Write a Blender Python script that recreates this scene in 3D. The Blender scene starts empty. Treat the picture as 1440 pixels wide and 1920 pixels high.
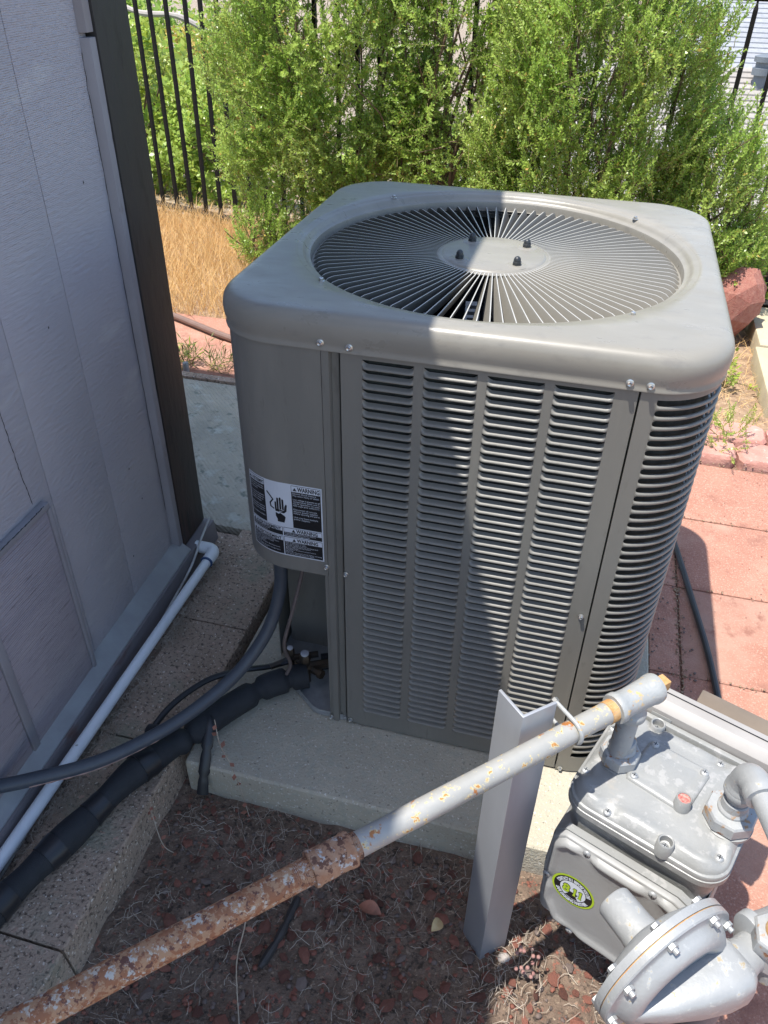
import bpy, bmesh, math, random
import numpy as np
from mathutils import Vector, Matrix
random.seed(7); rng = np.random.default_rng(7)
SC = bpy.context.scene; COL = SC.collection
pi = math.pi; rad = math.radians

# ------------------------------------------------------------------ camera, sky, sun, exposure
cam = bpy.data.cameras.new('camera'); co = bpy.data.objects.new('camera', cam); COL.objects.link(co)
R_ = Vector((0.96623, 0.25721, 0.01377)).normalized(); F_ = Vector((-0.1988, 0.7803, -0.5929)).normalized()
R_ = (R_ - F_ * R_.dot(F_)).normalized(); U_ = R_.cross(F_)
co.matrix_world = Matrix(((R_.x, U_.x, -F_.x, .1869), (R_.y, U_.y, -F_.y, -1.5757), (R_.z, U_.z, -F_.z, 1.5068), (0, 0, 0, 1)))
cam.sensor_fit = 'VERTICAL'; cam.sensor_height = 36; cam.lens = 36 * 1493.145 / 1920
cam.clip_start = .02; cam.clip_end = 900; SC.camera = co
SUNV = Vector((.25, .22, -1)).normalized()
w = bpy.data.worlds.new('World'); SC.world = w; w.use_nodes = True
sky = w.node_tree.nodes.new('ShaderNodeTexSky'); sky.sky_type = 'NISHITA'; sky.sun_disc = False
sky.sun_elevation = math.asin(-SUNV.z); sky.sun_rotation = math.atan2(-SUNV.x, -SUNV.y); sky.altitude = 50
w.node_tree.links.new(sky.outputs[0], w.node_tree.nodes['Background'].inputs[0])
w.node_tree.nodes['Background'].inputs[1].default_value = .135
sun = bpy.data.lights.new('sun', 'SUN'); sun.energy = 3.5; sun.angle = rad(.53); sun.color = (1, .955, .88)
so = bpy.data.objects.new('sun', sun); COL.objects.link(so); so.rotation_euler = SUNV.to_track_quat('-Z', 'Y').to_euler()
SC.view_settings.view_transform = 'Standard'; SC.view_settings.look = 'None'; SC.view_settings.gamma = 1
SC.view_settings.use_curve_mapping = False; SC.view_settings.exposure = 1.12
SC.cycles.max_bounces = 8

# ------------------------------------------------------------------ materials
def mat(name, c1, c2=None, scale=8., rough=.7, metal=0., bump=0., bscale=60., spots=(), stretch=(1, 1, 1), rand=0., detail=6., wave=None, transl=0., spec=.5, rrange=0.):
    m = bpy.data.materials.new(name); m.use_nodes = True; N = m.node_tree.nodes; L = m.node_tree.links
    b = N['Principled BSDF']; b.inputs['Roughness'].default_value = rough; b.inputs['Metallic'].default_value = metal
    b.inputs['Specular IOR Level'].default_value = spec
    tc = N.new('ShaderNodeTexCoord'); mp = N.new('ShaderNodeMapping'); mp.inputs['Scale'].default_value = stretch
    L.new(tc.outputs['Object'], mp.inputs[0]); V = mp.outputs[0]
    if rand:
        oi = N.new('ShaderNodeObjectInfo'); ad = N.new('ShaderNodeVectorMath'); ad.operation = 'SCALE'
        cb = N.new('ShaderNodeCombineXYZ')
        for k in range(3): L.new(oi.outputs['Random'], cb.inputs[k])
        L.new(cb.outputs[0], ad.inputs[0]); ad.inputs['Scale'].default_value = 37.
        a2 = N.new('ShaderNodeVectorMath'); L.new(V, a2.inputs[0]); L.new(ad.outputs[0], a2.inputs[1]); V = a2.outputs[0]
    def noise(s, d=detail, r=.6):
        n = N.new('ShaderNodeTexNoise'); n.inputs['Scale'].default_value = s; n.inputs['Detail'].default_value = d; n.inputs['Roughness'].default_value = r
        L.new(V, n.inputs['Vector']); return n.outputs['Fac']
    def ramp(f, lo, hi):
        r = N.new('ShaderNodeMapRange'); r.inputs[1].default_value = lo; r.inputs[2].default_value = hi; L.new(f, r.inputs[0]); return r.outputs[0]
    def mix(f, a, bb):
        x = N.new('ShaderNodeMix'); x.data_type = 'RGBA'
        if hasattr(f, 'links'): L.new(f, x.inputs[0])
        else: x.inputs[0].default_value = f
        for s, v in ((6, a), (7, bb)):
            if hasattr(v, 'links'): L.new(v, x.inputs[s])
            else: x.inputs[s].default_value = (*v, 1)
        return x.outputs[2]
    c2 = c2 or tuple(x * .8 for x in c1)
    col = mix(ramp(noise(scale), .35, .65), c1, c2)
    for (cc, s, lo, hi) in spots:
        col = mix(ramp(noise(s, 4., .65), lo, hi), col, cc)
    if rand:
        hv = N.new('ShaderNodeHueSaturation'); mr = N.new('ShaderNodeMapRange'); L.new(oi.outputs['Random'], mr.inputs[0])
        mr.inputs[3].default_value = 1 - rand; mr.inputs[4].default_value = 1 + rand; L.new(mr.outputs[0], hv.inputs['Value']); L.new(col, hv.inputs['Color']); col = hv.outputs[0]
    L.new(col, b.inputs['Base Color'])
    if rrange: 
        rr = N.new('ShaderNodeMapRange'); L.new(noise(scale * 2.3), rr.inputs[0]); rr.inputs[1].default_value = .3; rr.inputs[2].default_value = .7
        rr.inputs[3].default_value = rough - rrange; rr.inputs[4].default_value = rough + rrange; L.new(rr.outputs[0], b.inputs['Roughness'])
    if bump:
        bp = N.new('ShaderNodeBump'); bp.inputs['Strength'].default_value = 1; bp.inputs['Distance'].default_value = bump
        h = noise(bscale, 4.)
        if wave:
            wv = N.new('ShaderNodeTexWave'); wv.bands_direction = wave[0]; wv.inputs['Scale'].default_value = wave[1]; wv.inputs['Distortion'].default_value = wave[2]
            wv.inputs['Detail'].default_value = 3; L.new(V, wv.inputs[0])
            ma = N.new('ShaderNodeMath'); ma.operation = 'MULTIPLY_ADD'; L.new(wv.outputs['Fac'], ma.inputs[0]); ma.inputs[1].default_value = wave[3]; L.new(h, ma.inputs[2]); h = ma.outputs[0]
        L.new(h, bp.inputs['Height']); L.new(bp.outputs[0], b.inputs['Normal'])
    if transl:
        t = N.new('ShaderNodeBsdfTranslucent'); L.new(col, t.inputs[0]); mx = N.new('ShaderNodeMixShader'); mx.inputs[0].default_value = transl
        L.new(b.outputs[0], mx.inputs[1]); L.new(t.outputs[0], mx.inputs[2]); L.new(mx.outputs[0], N['Material Output'].inputs[0])
    return m

M = {}
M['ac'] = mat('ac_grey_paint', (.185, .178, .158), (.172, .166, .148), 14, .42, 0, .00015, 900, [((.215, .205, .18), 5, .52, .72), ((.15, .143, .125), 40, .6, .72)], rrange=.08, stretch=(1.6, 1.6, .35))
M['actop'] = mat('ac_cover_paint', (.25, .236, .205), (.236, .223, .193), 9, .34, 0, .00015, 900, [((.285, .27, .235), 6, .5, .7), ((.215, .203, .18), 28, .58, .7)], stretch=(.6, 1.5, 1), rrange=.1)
M['vane'] = mat('vane_paint', (.23, .218, .192), (.205, .195, .17), 14, .5)
M['vglint'] = mat('vane_edge_sky_glint', (.5, .485, .45), (.43, .42, .39), 20, .3, .1)  # same vane paint, brightened: sky reflection on the top edges put into the colour
M['black'] = mat('dark_coil', (.05, .056, .05), (.028, .03, .027), 60, .9, spec=.15)
M['galv'] = mat('galvanised', (.42, .43, .43), (.3, .31, .32), 30, .45, .35, .0003, 90)
M['zinc'] = mat('zinc_screw', (.62, .62, .6), (.45, .45, .44), 80, .28, .85)
M['dnut'] = mat('dark_nut', (.05, .055, .06), None, 40, .4, .3)
M['siding'] = mat('lavender_siding', (.45, .43, .455), (.4, .38, .415), 3, .6, 0, .0045, 110, [((.43, .415, .44), 24, .56, .75), ((.54, .53, .53), 7, .58, .75)], stretch=(1, .4, 1.2), wave=('Z', 75, 1.5, .12))
M['patch'] = mat('rough_patch_board', (.37, .33, .35), (.31, .28, .31), 9, .8, 0, .004, 130, [((.22, .195, .205), 140, .56, .68)], stretch=(1, .1, 1.), wave=('Z', 60, 1.2, .25))
M['trimg'] = mat('grey_trim', (.3, .285, .3), (.25, .235, .25), 12, .6, 0, .0008, 60, [((.12, .085, .075), 9, .62, .74)], stretch=(1, 1, .4))
M['sill'] = mat('sill_paint', (.34, .35, .36), (.28, .28, .29), 10, .6, 0, .0006, 70)
M['basebd'] = mat('base_board', (.2, .175, .18), (.15, .135, .14), 10, .65, 0, .0008, 60, [((.13, .075, .062), 12, .6, .7)], stretch=(1, .4, 1))
M['dtrim'] = mat('dark_trim', (.03, .029, .028), (.038, .03, .027), 4, .6, 0, .002, 60, [((.06, .03, .024), 3, .54, .75), ((.02, .018, .017), 30, .58, .66)], stretch=(1, 1, .25))
M['caulk'] = mat('peeling_caulk', (.3, .27, .24), (.6, .6, .57), 14, .7, 0, .001, 60)
M['roof'] = mat('eave_boards', (.16, .15, .15), None, 6, .8)
M['pvc'] = mat('white_pvc', (.82, .84, .85), (.74, .77, .8), 12, .35, 0, 0, 0, [((.35, .34, .33), 60, .68, .75)])
M['pvcb'] = mat('blue_primer', (.05, .1, .22), None, 12, .4)
M['pad'] = mat('concrete_pad', (.47, .425, .335), (.4, .36, .285), 7, .9, 0, .0035, 170, [((.7, .68, .62), 150, .6, .66), ((.17, .155, .13), 110, .61, .67), ((.36, .33, .26), 3, .5, .7), ((.4, .38, .31), 60, .5, .62)])
M['kerb'] = mat('aggregate_block', (.44, .33, .25), (.34, .255, .19), 9, .92, 0, .007, 130, [((.12, .088, .068), 115, .53, .63), ((.75, .66, .56), 120, .605, .645), ((.24, .26, .19), 4, .56, .75), ((.5, .33, .25), 60, .6, .68)])
M['broom'] = mat('broomed_concrete', (.48, .43, .34), (.36, .33, .265), 6, .9, 0, .003, 50, [((.52, .52, .45), 14, .55, .7), ((.2, .21, .17), 25, .56, .68)], stretch=(1, 1, 1), wave=('DIAGONAL', 34, 2.5, .8))
M['soil'] = mat('soil', (.2, .142, .105), (.12, .085, .062), 30, .95, 0, .012, 90, [((.36, .28, .2), 120, .57, .66), ((.25, .1, .07), 60, .57, .65), ((.06, .045, .035), 75, .55, .64)])
M['litter'] = mat('dry_litter_soil', (.36, .25, .16), (.22, .14, .09), 25, .95, 0, .01, 60, [((.5, .4, .28), 70, .58, .7)])  # pale brown soil with lighter flecks of dry litter
M['paver'] = mat('red_paver', (.41, .2, .14), (.35, .165, .115), 9, .9, 0, .003, 220, [((.5, .29, .22), 200, .54, .62), ((.24, .12, .09), 190, .6, .68), ((.46, .27, .2), 3, .5, .65), ((.3, .14, .1), 14, .58, .7)], rand=.08)
M['joint'] = mat('paver_bed', (.24, .14, .095), (.13, .08, .055), 60, .95, 0, .004, 80)
M['edging'] = mat('pink_edging', (.5, .27, .22), (.42, .2, .16), 18, .9, 0, .004, 60, [((.6, .42, .36), 60, .6, .68)], rand=.07)
M['slab'] = mat('yellow_slab', (.5, .44, .3), (.42, .36, .25), 8, .9, 0, .001, 120)
M['redrock'] = mat('red_sandstone', (.3, .11, .085), (.38, .18, .14), 8, .9, 0, .006, 30)
M['chip'] = mat('red_chip', (.34, .125, .08), (.25, .095, .065), 40, .85, 0, .004, 80, [((.16, .1, .085), 60, .52, .62)], rand=.5)
M['gchip'] = mat('grey_chip', (.22, .165, .14), (.15, .115, .1), 30, .85, 0, .002, 80, rand=.3)
M['fibre'] = mat('dry_fibre', (.42, .36, .29), (.28, .23, .18), 30, .8)
M['strawf'] = mat('dry_grass', (.66, .43, .18), (.78, .56, .28), 6, .8, transl=.3)
M['pgal'] = mat('painted_pipe', (.37, .365, .345), (.31, .308, .29), 12, .45, .1, .0006, 90, [((.55, .47, .27), 75, .565, .615), ((.42, .19, .05), 75, .62, .655), ((.36, .14, .04), 30, .63, .67)])
M['prust'] = mat('rusty_pipe', (.44, .43, .41), (.5, .42, .32), 60, .8, 0, .003, 110, [((.38, .22, .125), 90, .42, .47), ((.28, .12, .06), 110, .49, .54), ((.13, .055, .04), 100, .56, .61)])
M['prust2'] = mat('rusty_coupling', (.32, .16, .09), (.4, .25, .16), 60, .82, 0, .003, 130, [((.46, .46, .45), 80, .56, .62), ((.13, .06, .04), 90, .52, .58)])
M['thread'] = mat('rusty_thread', (.45, .22, .07), (.52, .36, .18), 60, .7, .1, .0012, 120)
M['tee'] = mat('tee_paint', (.37, .38, .375), (.31, .32, .315), 16, .45, .1, .0012, 110, [((.55, .38, .17), 60, .6, .66), ((.4, .19, .06), 70, .66, .7)])
M['meter'] = mat('meter_grey_paint', (.285, .29, .285), (.25, .255, .25), 9, .42, .05, .0006, 160, [((.33, .33, .325), 60, .56, .62), ((.36, .32, .27), 12, .62, .8)])
M['meterb'] = mat('meter_body_paint', (.29, .292, .288), (.25, .252, .248), 7, .5, 0, .0005, 120, [((.42, .36, .27), 7, .6, .75)])
M['reg'] = mat('regulator_paint', (.32, .33, .335), (.28, .29, .295), 14, .42, .08, .0008, 90, [((.4, .41, .41), 60, .58, .66), ((.36, .3, .2), 60, .64, .69)])
M['nutr'] = mat('union_nut', (.38, .39, .39), (.3, .31, .32), 22, .5, .2, .001, 80, [((.36, .22, .12), 45, .58, .64), ((.22, .1, .05), 60, .63, .68)])
M['post'] = mat('galv_post', (.42, .435, .46), (.33, .345, .37), 5, .42, .4, .0003, 60, [((.52, .53, .54), 9, .6, .75)], stretch=(1, 1, .3))
M['alu'] = mat('light_index_box', (.34, .325, .31), (.3, .285, .27), 9, .4)
M['amber'] = mat('clear_brown_cover', (.2, .16, .12), None, 9, .25)
M['foam'] = mat('black_foam', (.012, .015, .019), (.018, .021, .026), 40, .75, 0, .0008, 500)
M['tape'] = mat('black_tape', (.016, .018, .022), None, 20, .38)
M['conduit'] = mat('grey_conduit', (.045, .055, .07), (.06, .07, .085), 20, .45, 0, .0004, 200)
M['peel'] = mat('peeled_pink', (.42, .28, .24), None, 20, .7)
M['wire'] = mat('brown_cable', (.15, .12, .11), (.1, .08, .075), 20, .6)
M['brass'] = mat('dark_brass', (.1, .07, .045), (.05, .045, .04), 30, .45, .5)
M['capw'] = mat('pale_cap', (.55, .56, .6), None, 30, .5)
M['hose'] = mat('hose_black', (.035, .035, .037), (.05, .05, .05), 20, .4)
M['hoset'] = mat('hose_tan', (.2, .125, .1), None, 20, .6)
M['fence'] = mat('fence_black', (.008, .008, .008), (.014, .012, .011), 20, .6, spec=.2)
M['bark'] = mat('bark', (.2, .13, .09), (.12, .08, .055), 30, .9, 0, .004, 80)
M['twig'] = mat('twig', (.26, .25, .09), (.2, .15, .07), 30, .8)
M['leafA'] = mat('leaf_green', (.35, .52, .085), (.5, .63, .16), 3, .32, transl=.5, spec=.65)
M['leafB'] = mat('leaf_dark', (.26, .42, .07), (.4, .53, .12), 3, .34, transl=.48, spec=.6)
M['leafC'] = mat('leaf_yellow', (.42, .48, .08), (.3, .4, .07), 5, .4, transl=.4)
M['leafO'] = mat('leaf_ochre', (.6, .5, .12), (.5, .32, .1), 5, .5, transl=.3)
M['weed'] = mat('weed_green', (.12, .16, .05), (.2, .19, .07), 9, .6, transl=.3)
M['pinkw'] = mat('pink_seed', (.5, .3, .27), (.4, .2, .18), 20, .8, transl=.3)
M['deadleaf'] = mat('dead_leaf', (.4, .17, .11), (.16, .07, .045), 20, .6)
M['pod'] = mat('pale_pod', (.5, .38, .2), (.4, .28, .14), 20, .6)
M['shingle'] = mat('pale_shingle', (.33, .305, .28), (.27, .25, .23), 14, .9, 0, .003, 60, rand=.08)
M['shingleg'] = mat('grey_shingle', (.3, .31, .33), (.24, .25, .27), 14, .9, 0, .003, 60, rand=.08)
M['wwall'] = mat('white_wall', (.72, .72, .7), None, 2, .8)
M['vent'] = mat('vent_pipe', (.16, .18, .2), None, 2, .6)
M['ground'] = mat('dry_ground', (.33, .26, .19), (.2, .155, .115), 6, .95, 0, .05, 14, [((.5, .43, .34), 22, .54, .62), ((.12, .1, .08), 16, .56, .64)])
M['white'] = mat('label_white', (.62, .66, .72), None, 2, .4)
M['lblk'] = mat('label_black', (.012, .012, .014), None, 2, .4)
M['lime'] = mat('sticker_lime', (.4, .55, .03), None, 2, .4)
M['red'] = mat('red_seal', (.6, .06, .05), (.5, .3, .25), 200, .5)
M['stone'] = mat('pale_stone', (.4, .36, .33), None, 20, .9)

# ------------------------------------------------------------------ mesh helper
class MB:
    def __init__(s): s.v = []; s.f = []; s.mi = []; s.cur = 0
    def add(s, vs, fs):
        o = len(s.v); s.v += [tuple(float(c) for c in v) for v in vs]; s.f += [tuple(i + o for i in f) for f in fs]; s.mi += [s.cur] * len(fs); return s
    def box(s, x0, x1, y0, y1, z0, z1):
        return s.add([(x0, y0, z0), (x1, y0, z0), (x1, y1, z0), (x0, y1, z0), (x0, y0, z1), (x1, y0, z1), (x1, y1, z1), (x0, y1, z1)],
                     [(0, 3, 2, 1), (4, 5, 6, 7), (0, 1, 5, 4), (1, 2, 6, 5), (2, 3, 7, 6), (3, 0, 4, 7)])
    def loops(s, L, closed=True, cap=(True, True)):
        n = len(L[0]); o = len(s.v); fs = []
        for k in range(len(L) - 1):
            for i in range(n if closed else n - 1):
                j = (i + 1) % n; fs.append((k * n + i, k * n + j, (k + 1) * n + j, (k + 1) * n + i))
        if cap[0]: fs.append(tuple(reversed(range(n))))
        if cap[1]: fs.append(tuple((len(L) - 1) * n + i for i in range(n)))
        return s.add([v for l in L for v in l], fs)
    def tube(s, pts, r, n=10, cap=True, flat=1.):
        P = [Vector(p) for p in pts]; m = len(P); rr = r if isinstance(r, (list, tuple)) else [r] * m
        T = [(P[min(i + 1, m - 1)] - P[max(i - 1, 0)]).normalized() for i in range(m)]
        up = Vector((0, 0, 1)) if abs(T[0].z) < .9 else Vector((1, 0, 0)); a = (up - T[0] * up.dot(T[0])).normalized(); L = []
        for i in range(m):
            a = (a - T[i] * a.dot(T[i])).normalized(); b = T[i].cross(a)
            L.append([P[i] + (a * math.cos(t) * flat + b * math.sin(t)) * rr[i] for t in [2 * pi * k / n for k in range(n)]])
        return s.loops(L, True, (cap, cap))
    def lathe(s, o, ax, prof, n=24, cap=(True, True), hexr=None):
        o = Vector(o); ax = Vector(ax).normalized(); up = Vector((0, 0, 1)) if abs(ax.z) < .9 else Vector((0, 1, 0))
        a = ax.cross(up).normalized(); b = ax.cross(a)
        return s.loops([[o + ax * h + (a * math.cos(t) + b * math.sin(t)) * r for t in [2 * pi * (k + .5) / n for k in range(n)]] for r, h in prof], True, cap)
    def prism(s, out, z0, z1):
        return s.loops([[(x, y, z0) for x, y in out], [(x, y, z1) for x, y in out]])
    def build(s, name, m, parent=None, loc=None, bevel=0., ang=35, smooth=True, rot=None, seg=2):
        me = bpy.data.meshes.new(name); me.from_pydata(s.v, [], s.f); me.validate()
        bm = bmesh.new(); bm.from_mesh(me); bmesh.ops.recalc_face_normals(bm, faces=bm.faces)
        if bevel:
            es = [e for e in bm.edges if len(e.link_faces) == 2 and e.calc_face_angle(0) > rad(30)]
            bmesh.ops.bevel(bm, geom=es, offset=bevel, segments=seg, affect='EDGES', profile=.6)
        bm.to_mesh(me); bm.free()
        for x in (m if isinstance(m, (list, tuple)) else [m]): me.materials.append(M[x])
        if len(set(s.mi)) > 1 and not bevel:
            me.polygons.foreach_set('material_index', s.mi)
        if smooth: me.shade_smooth(); me.set_sharp_from_angle(angle=rad(ang))
        return link(name, me, parent, loc, rot)
def link(name, me, parent=None, loc=None, rot=None):
    o = bpy.data.objects.new(name, me); COL.objects.link(o)
    if parent: o.parent = parent
    if loc: o.location = loc
    if rot: o.rotation_euler = rot
    return o
def tag(o, label, cat, group=None, kind=None):
    o['label'] = label; o['category'] = cat
    if group: o['group'] = group
    if kind: o['kind'] = kind
    return o
def thing(name, label, cat, loc=(0, 0, 0), rz=0, group=None):
    o = bpy.data.objects.new(name, None); COL.objects.link(o); o.location = loc; o.rotation_euler = (0, 0, rz); o.empty_display_size = .05
    return tag(o, label, cat, group)
def struct(o): o['kind'] = 'structure'; return o
def spline(P, n=8):
    P = [Vector(p) for p in P]; Q = [P[0] * 2 - P[1]] + P + [P[-1] * 2 - P[-2]]; out = []
    for i in range(1, len(Q) - 2):
        for k in range(n):
            t = k / n; a, b, c, d = Q[i - 1:i + 3]
            out.append(.5 * ((2 * b) + (c - a) * t + (2 * a - 5 * b + 4 * c - d) * t * t + (3 * b - a - 3 * c + d) * t ** 3))
    return out + [P[-1]]
def npmesh(name, V, Fc, mats, mi=None, smooth=False):
    me = bpy.data.meshes.new(name); V = np.asarray(V, dtype=np.float32).reshape(-1, 3); Fc = np.asarray(Fc, dtype=np.int32); k = Fc.shape[1]
    me.vertices.add(len(V)); me.vertices.foreach_set('co', V.ravel())
    me.loops.add(Fc.size); me.loops.foreach_set('vertex_index', Fc.ravel())
    me.polygons.add(len(Fc)); me.polygons.foreach_set('loop_start', np.arange(0, Fc.size, k, dtype=np.int32)); me.polygons.foreach_set('loop_total', np.full(len(Fc), k, dtype=np.int32))
    if mi is not None: me.polygons.foreach_set('material_index', np.asarray(mi, dtype=np.int32))
    for x in mats: me.materials.append(M[x])
    me.update(calc_edges=True)
    if smooth: me.shade_smooth()
    return me

# ------------------------------------------------------------------ terrain and paving
def hgt(x, y):
    d = max(0, y - 3.3 + .1 * x); dl = max(0., y - 4.2) * (1 if x < -1.2 else 0)
    return -.13 - .25 * min(d, 30) * (1 - .5 * min(1, max(0, -x - 1.2) / 1.5)) + .02 * math.sin(3 * x + 2 * y)
def sheet(name, xs, ys, fz, m):
    V = [(x, y, fz(x, y)) for y in ys for x in xs]; n = len(xs)
    F = [(j * n + i, j * n + i + 1, (j + 1) * n + i + 1, (j + 1) * n + i) for j in range(len(ys) - 1) for i in range(n - 1)]
    return struct(link(name, npmesh(name, V, F, [m], smooth=True)))
xs = sorted(set([-400, -150, -60, -30, -15] + list(np.linspace(-8, 8, 33)) + [15, 30, 60, 150, 400]))
ys = sorted(set([-400, -100, -30, -10] + list(np.linspace(-4, 16, 41)) + [25, 40, 80, 150, 400]))
sheet('ground', xs, ys, lambda x, y: hgt(x, y), 'ground')
from mathutils import noise as mn
sheet('soil_bed', np.linspace(-.56, .62, 90), np.linspace(-2.2, -.55, 110), lambda x, y: -.098 + .012 * mn.noise(Vector((x * 9, y * 9, 0))) + .006 * mn.noise(Vector((x * 30, y * 30, 3))), 'soil')
sheet('garden_soil', np.linspace(.45, 2.6, 50), np.linspace(1.36, 3.4, 60), lambda x, y: -.055 + .02 * mn.noise(Vector((x * 6, y * 6, 0))), 'litter')
sheet('grass_soil', np.linspace(-3.6, -.4, 50), np.linspace(1.72, 3.5, 40), lambda x, y: -.06 + .02 * mn.noise(Vector((x * 6, y * 6, 0))), 'litter')
padb = MB().box(-.508, .50, -.622, .52, -.13, 0).build('concrete_pad', 'pad', bevel=.012, seg=3); struct(padb)
# aggregate kerb blocks
kb = struct(MB().box(-.80, -.545, -2.4, .19, -.16, -.02).build('kerb_footing', 'kerb'))
for i, (y0, y1) in enumerate([(-2.0, -1.602), (-1.598, -1.055), (-1.05, -.6), (-.595, -.205), (-.2, .2)]):
    m_ = MB(); n = 14
    rows = []
    def px(t): return -.713 + .185 * t
    for k in range(n + 1):
        y = y0 + (y1 - y0) * k / n; jz = .003 * mn.noise(Vector((y * 7, 1, 0))); je = .004 * mn.noise(Vector((y * 11, 5, 0)))
        rows.append([(-.715, y, -.13), (-.715, y, jz), (-.65, y, .001 + jz), (-.59, y, jz), (-.537 + je, y, jz), (-.533 + je, y, -.004 + jz), (-.528 + je * 2, y, -.055), (-.524 + je, y, -.14)])
    m_.loops(rows); o = m_.build('kerb_block', 'kerb', kb, ang=28)
# broom finished slab beyond the kerb
struct(MB().box(-1.55, -.512, .205, 1.085, -.12, -.004).build('broomed_slab', 'broom', bevel=.006))
struct(MB().box(-1.6, -.512, 1.09, 1.13, -.1, .004).build('slab_edge_strip', 'kerb', bevel=.004))
# paver walk
walk = struct(MB().box(.505, 3.4, -3.0, 1.05, -.16, -.038).build('paver_walk', 'joint'))
P = .355
def paver_mesh(sx, sy):
    key = MB().box(-sx / 2, sx / 2, -sy / 2, sy / 2, -.045, 0)
    o = key.build('paver', 'paver', bevel=.004); me = o.data; bpy.data.objects.remove(o); return me
pm = paver_mesh(P - .003, P - .003); pn = paver_mesh(.077, P - .003)
for j in range(-6, 3):
    yc = .33 + P * (j + .5)
    if yc > 1.05: continue
    link('paver', pn, walk, (.545, yc, -.03 + random.uniform(-.0015, .0015)))
    for i in range(0, 5):
        link('paver', pm, walk, (.587 + P * (i + .5), yc, -.03 + random.uniform(-.002, .002)), (random.uniform(-.006, .006), random.uniform(-.006, .006), random.uniform(-.006, .006)))
bw = struct(MB().box(-3.2, .5, 1.13, 1.72, -.16, -.055).build('back_walk', 'joint'))
for i in range(-9, 1):
    for j in range(2):
        yc = 1.165 + .28 * (j + .5); 
        link('paver', pm, bw, (.3 + P * (i + .5) + .1 * j, yc, -.032 + random.uniform(-.002, .002)), (0, 0, random.uniform(-.008, .008)))
# pink scalloped edging blocks
edg = struct(MB().box(.5, 2.6, 1.055, 1.355, -.16, -.05).build('edging_bed', 'joint'))
eb = MB()
eo = []
for k in range(25):
    t = k / 24 * 2 * pi; c, s_ = math.cos(t), math.sin(t)
    rr_ = 1 / max(abs(c), abs(s_)); rr_ = min(rr_, 1.25); eo.append((c * rr_ * .15 * (1 + .02 * math.sin(5 * t)), s_ * rr_ * .07 * (1 + .04 * math.sin(7 * t))))
eo = eo[:-1]
eb.loops([[(x, y, -.06) for x, y in eo], [(x, y, -.012) for x, y in eo], [(x * .93, y * .88, 0) for x, y in eo]])
e0 = eb.build('edging_block', 'edging', edg, (.66, 1.13, 0)); first = True
for j in range(2):
    for i in range(7):
        if i == 0 and j == 0: continue
        o = link('edging_block', e0.data, edg, (.66 + .305 * i + .12 * j, 1.13 + .148 * j, -.002 + random.uniform(-.004, .006)), (0, 0, random.uniform(-.05, .05)))
sb_ = MB(); sb_.box(.955, 1.75, 1.5, 2.02, -.1, .03); struct(sb_.build('yellow_slab', 'slab', bevel=.008, rot=(0, 0, 0)))
sb_ = MB(); sb_.box(.975, 1.75, 2.03, 2.5, -.1, .035); struct(sb_.build('yellow_slab', 'slab', bevel=.008))

# ------------------------------------------------------------------ house wall (frame: +x out of the wall, -y towards the camera)
H = thing('house', 'lavender grey sided house wall with dark corner board beside the concrete kerb', 'house', (-.838, .155, 0), .033)
HM = MB().box(-3.0, -.012, -3.6, -.003, -.12, 2.42).build('wall', 'trimg', H)
y = -.141; bw_ = .205
for k in range(16):
    y1 = y - bw_ if k else y - .25
    MB().box(-.012, 0, y1 + .0006, y - .0006, .05, 2.4).build('siding_board', 'siding', H, bevel=.0025)
    y = y1
MB().box(-.012, .022, -.138, .0, .052, 2.41).build('corner_board', 'dtrim', H, bevel=.003)['label'] = 'dark brown black vertical board'
b_ = MB(); b_.loops([[(.0, -.168, z), (.0, -.1395, z), (.019, -.1395, z), (.018 + .001 * math.sin(z * 9), -.160, z)] for z in [.06, .4, .8, 1.1, 1.325]]); b_.build('batten', 'trimg', H, bevel=.0015)
b_ = MB(); b_.loops([[(.0, -.168, z), (.0, -.1395, z), (.017, -.1395, z), (.015, -.161, z)] for z in [1.333, 2.4]]); b_.build('batten', 'trimg', H, bevel=.0015)
b_ = MB(); b_.loops([[(.0, y, .082), (.0, y, .03), (.042, y, .03), (.042, y, .05)] for y in (-3.5, -.142)]); b_.build('sill_board', 'sill', H, bevel=.002)
b_ = MB(); b_.loops([[(-.01, y, -.07), (-.01, y, .05), (.048, y, .046), (.062, y, -.07)] for y in (-3.5, -.6, -.142, .01)]); b_.build('base_board', 'basebd', H, bevel=.003)
pts = [(.05, -.02, .075), (.053, -.1, .05), (.058, -.2, .018), (.063, -.4, .004), (.064, -.6, -.012), (.06, -.8, .005), (.064, -1.1, -.01), (.066, -1.6, -.02)]
MB().tube(spline(pts, 6), .0035, 6).build('peeling_caulk_strip', 'caulk', H)
for y0, y1 in ((-.86, -.637), (-.885 - .9, -.885)):
    b_ = MB().box(0.001, .014, y0, y1, .052, .535); b_.build('patch_board', 'patch', H, bevel=.003)
MB().box(0.001, .017, -.8835, -.8615, .052, .53).build('batten', 'trimg', H, bevel=.002)
b_ = MB().box(.001, .018, -1.8, -.628, .537, .552); b_.build('patch_cap', 'trimg', H, bevel=.003)
MB().box(.001, .018, -.6355, -.624, .052, .5365).build('patch_edge', 'trimg', H, bevel=.003)
rf = MB().box(-3.4, .410, -4.0, .52, 2.42, 2.47).build('roof', 'roof', H, rot=(0, 0, -.033))
MB().box(.411, .4345, -4.0, .535, 2.385, 2.475).build('fascia', 'dtrim', rf)

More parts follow.
